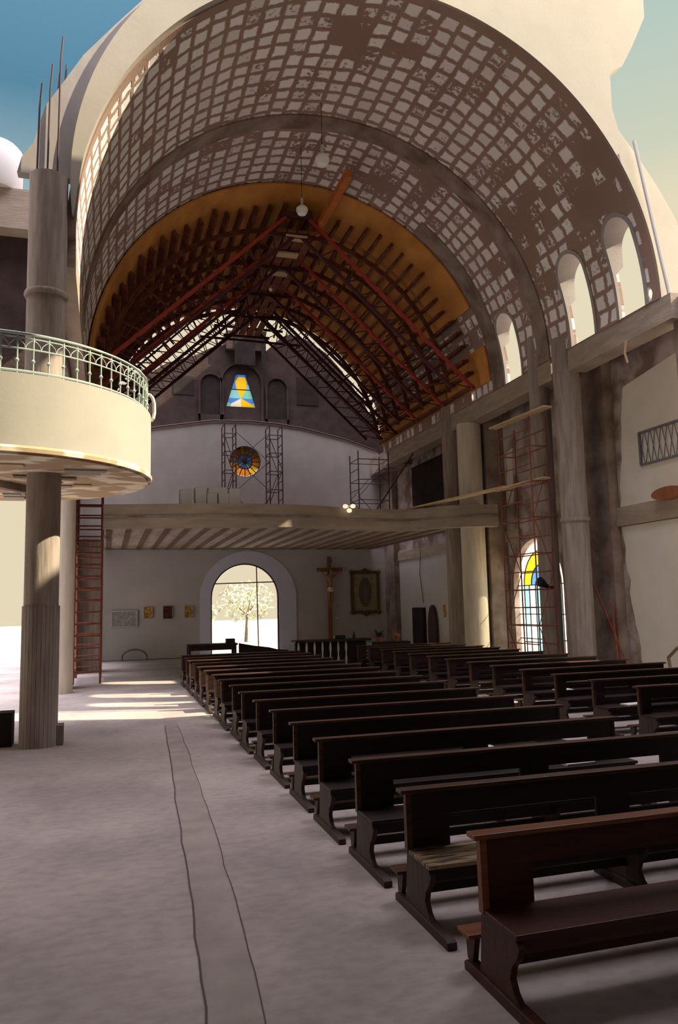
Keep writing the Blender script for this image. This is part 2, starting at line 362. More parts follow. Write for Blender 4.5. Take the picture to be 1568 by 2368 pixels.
# filled service trench running down the aisle, with two open joints
tr = []
for y, x0, x1 in ((1.5, 0.40, 0.66), (3.25, 0.44, 0.74), (4.6, 0.55, 0.86), (6.5, 0.66, 0.98), (9, 0.78, 1.10), (12, 0.93, 1.22), (16.0, 1.12, 1.36)): tr.append((y, x0, x1))
m_ = MB()
for (a, b) in zip(tr, tr[1:]):
    m_.add([(a[1], a[0], 0.003), (a[2], a[0], 0.003), (b[2], b[0], 0.003), (b[1], b[0], 0.003)], [(0, 1, 2, 3)])
fx = m_.build('trim_1', 'trench'); ST(fx, 'filled trench strip in the aisle floor')
rs = random.Random(3)
m_ = MB()
for side in (1, 2):
    pts = []
    for (a, b) in zip(tr, tr[1:]):
        for k in range(6):
            t = k/6; pts.append((a[side]+(b[side]-a[side])*t+rs.uniform(-.012, .012), a[0]+(b[0]-a[0])*t))
    for (a, b) in zip(pts, pts[1:]):
        w = 0.004 if side == 2 else 0.007
        m_.add([(a[0]-w, a[1], .006), (a[0]+w, a[1], .006), (b[0]+w, b[1], .006), (b[0]-w, b[1], .006)], [(0, 1, 2, 3)])
fx = m_.build('trim_2', 'crack'); ST(fx, 'dark joints along the floor trench')

# vault shell (with the three clerestory openings cut through it)
def vault_shell(y0, y1, r0, r1, a0=0.0, a1=PI, n=120, m=1):
    vs = []; fs = []
    ys = [y0+(y1-y0)*j/m for j in range(m+1)]
    for y in ys:
        for i in range(n+1):
            t = a0+(a1-a0)*i/n
            for r in (r0, r1): vs.append((VX+r*math.cos(t), y, VZ+r*math.sin(t)))
    k = 2*(n+1)
    for j in range(m):
        for i in range(n):
            p = j*k+2*i
            fs += [(p, p+2, p+2+k, p+k), (p+1, p+1+k, p+3+k, p+3)]
        p = j*k; fs.append((p, p+k, p+k+1, p+1)); p = j*k+2*n; fs.append((p, p+1, p+1+k, p+k))
    for i in range(n):
        p = 2*i; fs.append((p, p+1, p+3, p+2)); p = m*k+2*i; fs.append((p, p+2, p+3, p+1))
    b = MB(); b.add(vs, fs); return b
VY0, VY1 = 14.0, 32.3
vo = vault_shell(VY0+.03, VY1, VR, VR+0.16, n=180).build('ceiling', 'vault', org=(VX, 0, VZ))
WIN = [(20.6, 0.52, 10.55), (16.95, 0.55, 10.75), (14.95, 0.50, 10.80)]
cut = MB()
for yc, hw, zs in WIN: cut.prism(arch(yc, hw, VZ+0.02, zs), 'x', 10.9, 12.6)
co_ = cut.build('cutter', None)
bo = vo.modifiers.new('b', 'BOOLEAN'); bo.operation = 'DIFFERENCE'; bo.object = co_; bo.solver = 'EXACT'
dg = bpy.context.evaluated_depsgraph_get(); me2 = bpy.data.meshes.new_from_object(vo.evaluated_get(dg))
vo.modifiers.clear(); vo.data = me2; bpy.data.objects.remove(co_)
ST(vo, 'barrel vault of pale blocks and brown mortar')
for i, (yc, hw, zs) in enumerate(WIN):       # thin arched surround of each clerestory opening
    out = arch(yc, hw+0.07, VZ, zs, 24); inn = arch(yc, hw-.03, VZ, zs, 24)
    for A in (out, inn):
        a_, c_ = A[0], A[-1]
        A[:] = [(a_[0], VZ+(zs-VZ)*q/8) for q in range(8)]+A[1:-1]+[(c_[0], VZ+(zs-VZ)*(7-q)/8) for q in range(8)]
    b = MB(); n = len(out); vs = []
    for x in (None, 12.05):
        for P in (out, inn):
            for y, z in P:
                xi = VX+math.sqrt(max(0.1, (VR-0.03)**2-(z-VZ)**2)) if x is None else (12.16 if z > 10.25 else VX+math.sqrt((VR+.06)**2-(z-VZ)**2))
                vs.append((xi, y, z))
    fs = []
    for k in range(n-1):
        fs += [(k, k+1, n+k+1, n+k), (2*n+k, 3*n+k, 3*n+k+1, 2*n+k+1), (n+k, n+k+1, 3*n+k+1, 3*n+k), (k, 2*n+k, 2*n+k+1, k+1)]
    b.add(vs, fs); o = b.build('window_%d' % (i+1), 'plaster'); ST(o, ['arched clerestory opening nearest the loft', 'middle arched clerestory opening', 'tallest arched clerestory opening'][i])

# transverse rib: shallow band under the vault, and stubs on the cornice
rb = vault_shell(18.55, 19.15, VR-0.05, VR+0.0, 0.0, PI, 150).build('trim_3', 'rough'); ST(rb, 'transverse rib of the vault')
rb = vault_shell(21.2, 21.94, VR-0.03, VR+0.0, 0.0, 0.95, 30).build('trim_4', 'rough'); ST(rb, 'second rib low on the vault')

# crossing spandrel wall around the mouth of the vault
def ringpts(r, a0, a1, n): return [(VX+r*math.cos(a0+(a1-a0)*i/n), VZ+r*math.sin(a0+(a1-a0)*i/n)) for i in range(n+1)]
R0 = VR+.03
right = ringpts(R0, 0, PI*0.56, 60)+[(4.6, 19.5), (12.6, 19.5), (12.15, 17.0), (12.13, 15.96), (11.70, 15.08), (11.40, 14.55), (11.05, 14.35), (11.04, 13.43), (11.17, 12.92), (11.6, 12.4), (12.13, 11.68), (12.6, 10.9), (12.9, 9.0)]
sp1 = wall_y('wall_crossing_right', right, [], 14.0, 14.25, 'cream'); ST(sp1, 'sunlit rendered face right of the vault mouth')
left = ringpts(R0, PI*0.56, PI*0.985, 60)+[(-0.70, 10.0), (-0.95, 10.0), (-1.62, 10.0), (-1.55, 10.3), (-1.36, 10.6), (-1.17, 11.35), (-0.85, 11.91), (-0.53, 12.48), (0.02, 13.2), (0.9, 14.3), (2.0, 15.6), (4.6, 19.5)]
sp2 = wall_y('wall_crossing_left', left, [], 14.0, 14.2, 'cream_grey'); ST(sp2, 'streaked face left of the vault mouth')
ar = ringpts(R0+0.005, PI*0.5, PI*0.985, 50); ar2 = []
for i in range(51):
    t = PI*0.5+(PI*0.485)*i/50; w = 0.03+0.75*math.sin(min(1, (1-i/50)*1.35)*PI/2)
    ar2.append((VX+(R0+w)*math.cos(t), VZ+(R0+w)*math.sin(t)))
tm = wall_y('trim_5', ar+ar2[::-1], [], 13.88, 14.0, 'cream'); ST(tm, 'smooth cream archivolt on the left of the vault mouth')
# cornice beam, aisle wall, aisle roof (right side)
b = MB().box(12.0, 12.55, 13.7, 17.75, 8.38, 8.97).box(12.0, 12.55, 18.6, 32.3, 8.38, 8.97)
co = b.build('trim_7', 'beam'); ST(co, 'concrete cornice beam under the vault on the right')
WG = arch(22.1, 1.5, 0.25, 2.7, 24)
wr = wall_x('wall_right', [(13.9, 0), (35.9, 0), (35.9, 8.9), (13.9, 8.9)], [WG, arch(26.1, 1.1, .25, 2.9)], 13.3, 13.6, 'aisle'); ST(wr)  # second arch: unseen opening added to brighten the space under the loft
o = MB().box(12.5, 13.7, 13.9, 33, 8.9, 9.0).build('ceiling', 'rough'); ST(o, 'aisle roof slab')
o = MB().box(13.18, 13.3, 14.0, 18.7, 4.12, 4.62).box(13.2, 13.3, 18.7, 20.3, 4.15, 4.6).box(13.2, 13.3, 22.9, 35.5, 4.2, 4.6).build('trim_8', 'beam'); ST(o, 'mid height beam band on the right wall')
rs = random.Random(11)
P = [(14.0, 4.64)]+[(14.0, 8.3)]+[(17.15, 7.85)]+jag((17.2, 7.8), (17.62, 4.64), 12, .05, rs)
o = MB().prism(P, 'x', 13.26, 13.3).build('wall_right_plaster', 'panel_white'); ST(o, 'cream plaster panel above the beam band')
P = [(14.0, .05), (14.0, 4.1)]+jag((17.62, 4.1), (17.1, 0.05), 14, .06, rs)
o = MB().prism(P, 'x', 13.26, 13.3).build('wall_right_plaster', 'panel_white'); ST(o, 'cream plaster panel below the beam band')
P = jag((27.9, 0.05), (27.9, 4.5), 3, .02, rs)+[(35.4, 4.7), (35.4, .05)]
o = MB().prism(P, 'x', 13.26, 13.3).build('wall_right_plaster', 'white_wall'); ST(o, 'white painted end of the right wall under the loft')
P = jag((23.7, 5.5), (23.6, 7.3), 6, .08, rs)+jag((23.2, 7.4), (23.3, 5.5), 6, .08, rs)
o = MB().prism(P, 'x', 13.26, 13.3).build('wall_right_plaster', 'panel_white'); ST(o, 'narrow cream plaster patch beside the scaffold')
o = MB().box(13.22, 13.3, 27.6, 32.2, 6.3, 8.3).build('trim_17', 'brick_dark'); ST(o, 'dark recess high on the wall over the loft')  # no depth here, the dark colour stands for shade in an opening
o = MB().box(13.22, 13.3, 24.9, 25.7, 5.4, 8.4).build('trim_17', 'brick_dark'); ST(o, 'narrow dark recess behind the loft end columns')  # another flat panel coloured like a shaded opening
# pilasters on the wall
for y0, y1, nm in ((18.7, 19.0, 'a'), (17.7, 18.7, 'b'), (25.8, 26.6, 'd'), (34.2, 35.5, 'e')):
    o = MB().box(13.0, 13.3, y0, y1, 0, 8.9).build('trim_9', 'rough'); ST(o, 'pilaster on the right wall')
o = MB().box(12.6, 13.3, 23.85, 24.8, 0, 8.9).build('wall_right_pier', 'rough'); ST(o, 'cross wall pier beyond the stained glass window')

# transept wall further towards the viewer (out of sight, it shades the crossing)
w4 = wall_x('wall_transept_right', [(-7, 0), (13.9, 0), (13.9, 8.9), (12.25, 8.9), (12.25, 14.6), (-7, 14.6)], [], 12.2, 12.5, 'rough'); ST(w4)
o = MB().box(-7.2, -7, -7, 14, 0, 14.5).build('wall_transept_left', 'panel_white'); ST(o)  # unseen wall, given a pale finish to bounce sunlight inside
o = MB().box(-7, 12.2, -7.2, -7, 0, 13.5).build('wall_front', 'rough'); ST(o)
o = MB().box(-7, 7.9, -7, 12.1, 14.5, 14.8).build('ceiling', 'rough'); ST(o, 'crossing slab')  # out of view; outline shaped to keep sun off the tall column
o = MB().box(7.9, 12.4, -7, 7.3, 14.5, 14.8).build('ceiling', 'rough'); ST(o, 'presbytery slab')  # unseen; reaches forward to darken the near floor
o = MB().box(-7, 12.2, 5.6, 5.9, 8.9, 14.5).build('wall_presbytery_arch', 'rough'); ST(o)  # added drop wall out of view, blocks sky light near the camera
# left: dark aisle end wall and its lintel, long left wall with openings
o = MB().box(-6.9, -1.45, 16.4, 16.7, 5.9, 9.9).build('wall_left_upper', 'brick'); ST(o, 'dark end wall left of the tall column')
o = MB().box(-6.9, -1.35, 16.0, 16.7, 9.9, 10.75).build('trim_10', 'beam'); ST(o, 'concrete lintel over the dark end wall')
wl = wall_x('wall_left', [(23.4, 0), (35.9, 0), (35.9, 9.0), (14.3, 9.0), (14.3, 8.2), (23.4, 8.2)], [[(24.6, .1), (28.9, .1), (28.9, 4.2), (24.6, 4.2)], [(30.6, .1), (34.4, .1), (34.4, 4.2), (30.6, 4.2)]], -1.3, -1.0, 'rough'); ST(wl)
o = MB().box(-0.95, -0.62, 14.3, 32.3, 8.45, 8.97).build('trim_11', 'beam'); ST(o, 'cornice beam on the left')
o = MB().box(-1.0, -0.2, 29.6, 30.3, 0, 4.8).build('wall_left_pier', 'column'); ST(o, 'pale pier behind the tall scaffold')

# facade -----------------------------------------------------------------
FY = 35.5
low = [(-1.3, 0), (13.6, 0), (13.6, 8.9), (12.73, 9.69), (11.2, 10.2), (9.0, 10.68), (7.6, 10.85), (6.2, 10.91), (4.6, 10.85), (2.07, 10.42), (1.3, 10.18), (0.2, 9.8), (-1.3, 9.2)]
DC, DH = 6.12, 1.58
wb = wall_y('wall_back', low, [arch(DC, DH, 0.0, 2.62, 28), circ(6.18, 9.0, 0.74)], FY, FY+0.35, 'plaster'); ST(wb)
o = wall_y('wall_back_white', [(-1.0, 0.02), (13.28, 0.02), (13.28, 4.84), (-1.0, 4.84)], [arch(DC, DH+0.02, 0.0, 2.62, 28)], FY-0.03, FY, 'white_wall'); ST(o, 'white painted lower part of the back wall')
sur = wall_y('door_1', arch(DC+0.17, 2.24, 0.02, 2.62, 32, 2.15), [arch(DC, DH, -0.2, 2.62, 28)], FY-0.07, FY-0.03, 'blue_white'); ST(sur, 'arched doorway with bluish white surround')
b = MB(); ai = arch(DC, DH-0.0, 0.0, 2.62, 28); ao = arch(DC, DH-0.06, 0.0, 2.62, 28)
n = len(ai); vs = []
for y in (FY-0.02, FY+0.1):
    for Pp in (ai, ao): vs += [(x, y, z) for x, z in Pp]
fs = []
for k in range(n-1): fs += [(k, k+1, n+k+1, n+k), (2*n+k, 3*n+k, 3*n+k+1, 2*n+k+1), (n+k, n+k+1, 3*n+k+1, 3*n+k), (k, 2*n+k, 2*n+k+1, k+1)]
b.add(vs, fs); b.build('door_frame', 'dark_steel', sur)
b = MB().bar((DC-1.50, FY+.05, 3.28), (DC+1.5, FY+.05, 3.34), .05, .05).bar((DC+.62, FY+.05, 0.0), (DC+.55, FY+.05, 4.1), .045, .045, (0, 1, 0)); b.build('door_brace', 'scaf', sur)
up = [(-1.3, 8.8), (13.6, 8.8), (13.38, 10.14), (12.9, 11.2), (12.29, 12.32), (11.17, 13.91), (10.4, 14.73), (9.5, 15.3), (8.57, 15.57), (8.13, 15.38), (7.34, 14.61), (7.18, 14.6), (7.18, 14.6), (5.31, 14.78), (4.7, 14.6), (3.88, 14.14), (2.59, 13.69), (1.88, 13.18), (0.6, 12.2), (-1.3, 10.8)]
TZ = [(5.37, 11.75), (6.85, 11.75), (6.35, 13.4), (5.87, 13.4)]
UY = 36.0
wu = wall_y('wall_back_upper', up, [TZ], UY, UY+0.35, 'brick'); ST(wu, 'dark brick gable above the plaster')
o = wall_y('trim_12', [(5.35, 14.5), (7.28, 14.5), (7.28, 15.5), (5.35, 15.4)], [], UY-.3, UY+.9, 'brick'); ST(o, 'square belfry block on the gable')
b = MB().box(5.75, 6.75, UY-.33, UY-.3, 13.75, 15.2); b.box(7.05, 7.22, UY-.33, UY-.3, 13.6, 15.45); o = b.build('trim_13', 'brick_dark'); ST(o, 'dark recesses of the belfry block')  # surface panels, recess shade painted by their dark colour
for i, (c, hw, z0, zs) in enumerate(((4.65, .5, 11.3, 12.75), (7.85, .48, 11.2, 12.75), (6.12, .95, 10.95, 12.9))):
    outp = arch(c, hw+.1, z0, zs, 20); hol = arch(c, hw, z0-.5, zs, 20)
    o = wall_y('trim_14', outp, [hol], UY-.1, UY, 'brick'); ST(o, 'raised arched niche surround on the gable')
    if i < 2:
        o = wall_y('trim_14', arch(c, hw, z0, zs, 20), [], UY-.02, UY, 'brick_dark'); ST(o, 'dark arched niche on the gable')  # niche depth is only suggested by painted shade
b = MB().box(2.9, 3.85, UY-.03, UY, 12.2, 13.1).box(8.85, 9.95, UY-.03, UY, 12.0, 13.4)
o = b.build('trim_15', 'brick_dark'); ST(o, 'dark rectangular recesses in the gable')  # thin panels whose dark colour paints the shade of recesses
# dark steel edge bar following the top of the plaster
b = MB(); b.path([(x, FY-.05, z+.03) for x, z in low[3:-1]], .04, 6); o = b.build('trim_16', 'scaf_dark'); ST(o, 'dark bent bar along the top of the plaster')
# side walls of the end bay
o = MB().box(12.4, 13.3, 32.3, 36, 8.5, 9.3).build('wall_right_end', 'rough'); ST(o, 'end of the right wall over the loft')

o = MB().box(13.3, 13.6, 27.5, 36.3, 9.0, 21.5).build('wall_right_tower', 'rough'); ST(o, 'tower side wall beside the gable')  # unseen wall added to keep sun off the gable plaster
# trapezoid stained glass
tw = E('window_4', (6.11, UY+.12, 11.75)); ST(tw, 'bell shaped stained glass window of blue and yellow panes')
def tri(poly, m, y=UY+.12):
    b = MB(); b.add([(x-6.11, y-(UY+.12), z-11.75) for x, z in poly], [tuple(range(len(poly)))]); return b.build('pane', m, tw)
L_ = lambda z, s: (TZ[0][0]+(TZ[3][0]-TZ[0][0])*(z-11.75)/1.65) if s == 0 else (TZ[1][0]+(TZ[2][0]-TZ[1][0])*(z-11.75)/1.65)
tri([(5.90, 13.25), (6.34, 13.25), (6.40, 13.02), (6.36, 12.60), (6.11, 12.20), (5.90, 12.60), (5.84, 13.02)], 'g_yellow')
tri([(L_(12.9, 0), 12.9), (5.85, 12.9), (5.90, 12.62), (L_(12.62, 0), 12.62)], 'g_blue'); tri([(L_(13.4, 0), 13.4), (5.98, 13.25), (5.84, 13.02), (5.85, 12.9), (L_(12.9, 0), 12.9)], 'g_blue')
tri([(L_(13.4, 1), 13.4), (6.3, 13.25), (6.40, 13.02), (6.38, 12.9), (L_(12.9, 1), 12.9)], 'g_blue')
tri([(L_(13.4, 0), 13.4), (L_(13.4, 1), 13.4), (6.34, 13.25), (5.9, 13.25)], 'g_blue')
tri([(L_(12.9, 1), 12.9), (6.38, 12.9), (6.36, 12.60), (L_(12.6, 1), 12.6)], 'g_sky')
tri([(L_(12.62, 0), 12.62), (5.90, 12.62), (6.11, 12.2), (L_(12.2, 0), 12.2)], 'g_sky')
tri([(L_(12.6, 1), 12.6), (6.36, 12.6), (6.11, 12.2), (L_(12.2, 1), 12.2)], 'g_teal')
tri([(L_(12.2, 0), 12.2), (6.11, 12.2), (5.62, 11.92), (L_(12.0, 0), 12.0)], 'g_blue')
tri([(L_(12.2, 1), 12.2), (6.11, 12.2), (6.65, 11.92), (L_(12.05, 1), 12.05)], 'g_blue')
tri([(5.37, 11.75), (L_(12.0, 0), 12.0), (5.62, 11.92), (5.62, 11.75)], 'g_teal')
tri([(6.85, 11.75), (L_(12.05, 1), 12.05), (6.65, 11.92)], 'g_teal')
tri([(5.62, 11.75), (5.62, 11.92), (6.11, 12.2), (6.11, 11.75)], 'g_clear')
tri([(6.11, 11.75), (6.11, 12.2), (6.65, 11.92), (6.85, 11.75)], 'g_yellow')
b = MB()
for p, q in ((TZ[0], TZ[1]), (TZ[1], TZ[2]), (TZ[2], TZ[3]), (TZ[3], TZ[0]), ((L_(12.62, 0), 12.62), (L_(12.62, 1), 12.62))):
    b.bar((p[0]-6.11, -.03, p[1]-11.75), (q[0]-6.11, -.03, q[1]-11.75), .04, .035, (0, 1, 0))
b.build('window_frame', 'brick_dark', tw)

# rose window
rw = E('window_5', (6.18, FY+.1, 9.0)); ST(rw, 'round stained glass rose window of orange petals around a blue centre')
for k in range(16):
    a0 = 2*PI*k/16; a1 = 2*PI*(k+1)/16; am = (a0+a1)/2
    def pt(r, a): return (r*math.cos(a), 0, r*math.sin(a))
    MB().add([pt(.36, a0+.04), pt(.36, a1-.04), pt(.66, a1-.03), pt(.70, am), pt(.66, a0+.03)], [(0, 1, 2, 3, 4)]).build('petal', ('g_orange', 'g_yellow', 'g_orange', 'g_yellow', 'g_grey')[k*7 % 5] if k % 3 else 'g_orange', rw)
    MB().add([pt(.04, am), pt(.33, a0+.05), pt(.33, a1-.05)], [(0, 1, 2)]).build('pane', ('g_blue', 'g_sky')[k % 4 == 1], rw)
b = MB()
for r, w in ((.74, .05), (.345, .035), (.05, .04)):
    for k in range(32):
        a = 2*PI*k/32; c = 2*PI*(k+1)/32
        b.bar((r*math.cos(a), -.02, r*math.sin(a)), (r*math.cos(c), -.02, r*math.sin(c)), .05, w, (0, 1, 0))
for k in range(16):
    a = 2*PI*k/16; b.bar((.05*math.cos(a), -.02, .05*math.sin(a)), (.74*math.cos(a), -.02, .74*math.sin(a)), .04, .022, (0, 1, 0))
b.build('tracery', 'brick_dark', rw)

# arched stained glass window on the aisle wall
gx = 13.5
c0, hw, zs_ = 22.1, 1.5, 2.7
aw = E('window_6', (gx, c0, 0.25)); ST(aw, 'tall arched stained glass window on the right wall')
def pane(poly, m): return MB().add([(0, y-c0, z-.25) for y, z in poly], [tuple(range(len(poly)))]).build('pane', m, aw)
RO, RI = 1.12, .66
ye = [c0+hw, c0+RO, c0+.80, c0+.42, c0+.05, c0-.42, c0-.80, c0-RO, c0-hw]
cl = ['g_clear', 'g_teal', 'g_clear', 'g_sky', 'g_clear', 'g_clear', 'g_teal', 'g_clear']
for k in range(8):
    if k in (0, 7): pane([(ye[k+1], .25), (ye[k], .25), (ye[k], zs_), (ye[k+1], zs_)], 'g_clear'); continue
    for z0, z1 in ((.25, .95), (.95, 1.75), (1.75, zs_)):
        mm = cl[k]
        if mm == 'g_teal': mm = {.25: 'g_grey', .95: 'g_sky', 1.75: 'g_sky'}[z0]
        pane([(ye[k+1], z0), (ye[k], z0), (ye[k], z1), (ye[k+1], z1)], mm)
n = 16
for i in range(n):
    a = PI*i/n; c = PI*(i+1)/n
    def P2(r, t): return (c0+r*math.cos(t), zs_+r*math.sin(t))
    pane([P2(RO, a), P2(RO, c), P2(RI, c), P2(RI, a)], 'g_yellow')
    pane([P2(RO, a), P2(RO, c), P2(hw, c), P2(hw, a)], 'g_clear')
    pane([P2(RI, a), P2(RI, c), (c0, zs_)], 'g_blue')
b = MB()
for y in ye[1:-1]: b.bar((-.02, y-c0, 0), (-.02, y-c0, zs_-.25), .03, .03, (1, 0, 0))
for z in (.95, 1.75, zs_, .3): b.bar((-.02, -hw, z-.25), (-.02, hw, z-.25), .03, .03)
for i in range(n):
    a = PI*i/n; c = PI*(i+1)/n
    for r in (RO, RI): b.bar((-.02, r*math.cos(a), zs_-.25+r*math.sin(a)), (-.02, r*math.cos(c), zs_-.25+r*math.sin(c)), .03, .03)
b.build('window_frame', 'scaf_dark', aw)

# ================================================================== CHOIR LOFT
lf = E('choir_loft', (6.2, 24, 4.62), label='wide concrete choir loft with a wavy front edge across the back of the nave', cat='balcony')
lc = [(-0.12, 24.07), (1.5, 23.72), (2.9, 23.45), (4.4, 23.33), (5.88, 23.37), (7.0, 23.75), (8.0, 24.15), (9.0, 24.32), (9.9, 24.15), (10.5, 23.4), (10.95, 22.9), (11.6, 22.7), (12.3, 22.62)]
def smoothp(P, k=3):
    for _ in range(k):
        Q = [P[0]]
        for a, b_ in zip(P, P[1:]): Q += [(a[0]*.75+b_[0]*.25, a[1]*.75+b_[1]*.25), (a[0]*.25+b_[0]*.75, a[1]*.25+b_[1]*.75)]
        P = Q+[P[-1]]
    return P
lcs = smoothp(lc, 2)
org = (6.2, 24, 4.62)
MB().prism(lcs+[(12.3, 35.46), (-.12, 35.46)], 'z', 4.98, 5.36).build('floor_slab', 'beam', lf, org=org).location = (0, 0, 0)
MB().prism(lcs+[(x, y+.35) for x, y in lcs[::-1]], 'z', 4.64, 4.98).build('edge_beam', 'beam', lf, org=org).location = (0, 0, 0)
MB().prism([(x, y-.035) for x, y in lcs]+[(x, y+.01) for x, y in lcs[::-1]], 'z', 4.95, 5.02).build('shutter_line', 'rough', lf, org=org).location = (0, 0, 0)
MB().box(-.1, 12.28, 24.7, 35.45, 4.90, 4.985).build('soffit', 'loft_infill', lf, org=org).location = (0, 0, 0)
for k in range(20):
    x = 0.05+k*0.64
    y0 = 24.75
    MB().box(x-.09, x+.09, y0, 35.46, 4.84, 4.91).build('joist', 'joist', lf, org=org).location = (0, 0, 0)

# ================================================================== COLUMNS
def column(x, y, r, z0, z1, m, label, group=None, neck=None, n=28):
    t = E('column', (x, y, 0), label=label, cat='column', group=group)
    MB().lathe([(r, z0), (r, z1)], (0, 0, 0), n).build('shaft', m, t, smooth=True)
    if neck: MB().lathe([(r+.03, neck-.02), (r+.045, neck+.03), (r+.03, neck+.08)], (0, 0, 0), n).build('joint_band', m, t, smooth=True)
    return t
cA = column(-1.08, 14.0, .33, 4.6, 9.95, 'column', 'tall grey concrete column with bare rebar on top passing through the round gallery', neck=7.7)
MB().lathe([(.28, 0), (.28, 4.6)], (.03, 0, 0), 28).build('lower_shaft', 'column', cA, smooth=True)
b = MB(); 
for i in range(28):      # board-marked lower casing
    a = 2*PI*i/28; b.bar((.03+.285*math.cos(a), .285*math.sin(a), 0), (.03+.285*math.cos(a), .285*math.sin(a), 2.3), .062, .03, (math.cos(a), math.sin(a), 0))
b.build('board_casing', 'column', cA)
MB().box(.20, .42, -.1, .25, 0, .32).build('plinth_block', 'rough', cA)
column(-1.17, 22.6, .33, 0, 8.4, 'column_pale', 'pale smooth concrete column beyond the round gallery on the left')
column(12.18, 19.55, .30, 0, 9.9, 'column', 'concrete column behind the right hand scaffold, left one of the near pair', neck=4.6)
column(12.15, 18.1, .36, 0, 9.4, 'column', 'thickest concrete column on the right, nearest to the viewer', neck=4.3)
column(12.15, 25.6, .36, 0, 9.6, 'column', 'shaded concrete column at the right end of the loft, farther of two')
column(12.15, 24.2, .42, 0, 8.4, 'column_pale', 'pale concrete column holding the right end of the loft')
for i, (dx, dy, h) in enumerate(((-.20, -.12, 12.0), (-.12, .14, 11.75), (-.02, -.2, 12.35), (.08, .16, 12.45), (.14, -.10, 13.0), (.20, .10, 12.6))):
    MB().path([(dx, dy, 9.7), (dx+.02, dy, h-.8), (dx+.05, dy+.02, h-.3)], .018, 6).build('rebar', 'rebar', cA)

# ================================================================== ROUND GALLERY (left)
GX, GY, GR = -1.95, 14.8, 2.72
gal = E('round_gallery', (GX, GY, 4.6), label='round cream balcony drum jutting out on the left above the aisle', cat='balcony')
MB().lathe([(GR, 0.0), (GR, 1.18), (GR-.14, 1.18), (GR-.14, .12), (.02, .12), (.02, .0)], (0, 0, 0), 96).build('parapet', 'gallery', gal, smooth=True)
b = MB(); b.lathe([(GR-.05, -.06), (GR-.05, 0.0)], (0, 0, 0), 96); b.build('soffit', 'soffit', gal, smooth=True)
MB().lathe([(GR+.02, -.03), (GR+.03, .03), (GR, .07)], (0, 0, 0), 96).build('drip_edge', 'soffit', gal, smooth=True)
# soffit formwork strips
rs = random.Random(2)
for k in range(16):
    a = rs.uniform(-1.9, 1.5); r_ = rs.uniform(.7, 2.1); w_ = rs.uniform(.12, .34)
    x, y = r_*math.cos(a), r_*math.sin(a)
    MB().box(x-w_, x+w_, y-.11, y+.11, -.085, -.058).build('formwork_patch', ('plank', 'joist', 'gallery')[k % 3], gal)
MB().bar((-1.4, -2.3, -.12), (.5, .6, -.12), .16, .14).build('under_beam', 'rough', gal)
# railing
rl = E('railing', (GX, GY, 5.78), label='pale green wrought iron railing curving around the round gallery', cat='railing')
RR = GR-.07
def cpt(a, z, r=RR): return (r*math.cos(a), r*math.sin(a), z)
def ringm(z, rad, a0=-2.3, a1=1.2, n=70, r=RR):
    b = MB(); b.path([cpt(a0+(a1-a0)*i/n, z, r) for i in range(n+1)], rad, 6); return b
ringm(.64, .022).build('top_rail', 'rail', rl); ringm(.57, .012).build('upper_rail', 'rail', rl); ringm(.40, .014).build('middle_rail', 'rail', rl); ringm(.05, .02).build('bottom_rail', 'rail', rl)
NB = 40
for k in range(NB+1):
    a = -2.3+3.5*k/NB
    b = MB(); b.tube(cpt(a, .0), cpt(a, .60), .013, 6)
    x, y, _ = cpt(a, 0)
    b.lathe([(.012, .18), (.032, .215), (.012, .25)], (x, y, 0), 8)
    b.build('baluster', 'rail', rl)
for k in range(NB):
    a = -2.3+3.5*(k+.5)/NB; b = MB()
    for s in (-1, 1):
        pts = [cpt(a+s*.087*math.cos(t), .41+.16*math.sin(t)) for t in [PI*j/8 for j in range(9)]]
        b.path(pts, .007, 5)
        break
    b.build('arch_scroll', 'rail', rl)
hs = E('cloth_strip', (GX+RR*math.cos(-.05), GY+RR*math.sin(-.05), 6.2), label='pale cloth strip looped over the right end of the green railing', cat='cloth')
MB().path([(0.0, .1, .05), (.05, .1, .06), (.10, .08, .0), (.13, .06, -.12), (.135, .05, -.3), (.11, .04, -.42), (.07, .05, -.46)], .032, 8).build('strip', 'hose', hs, smooth=True)

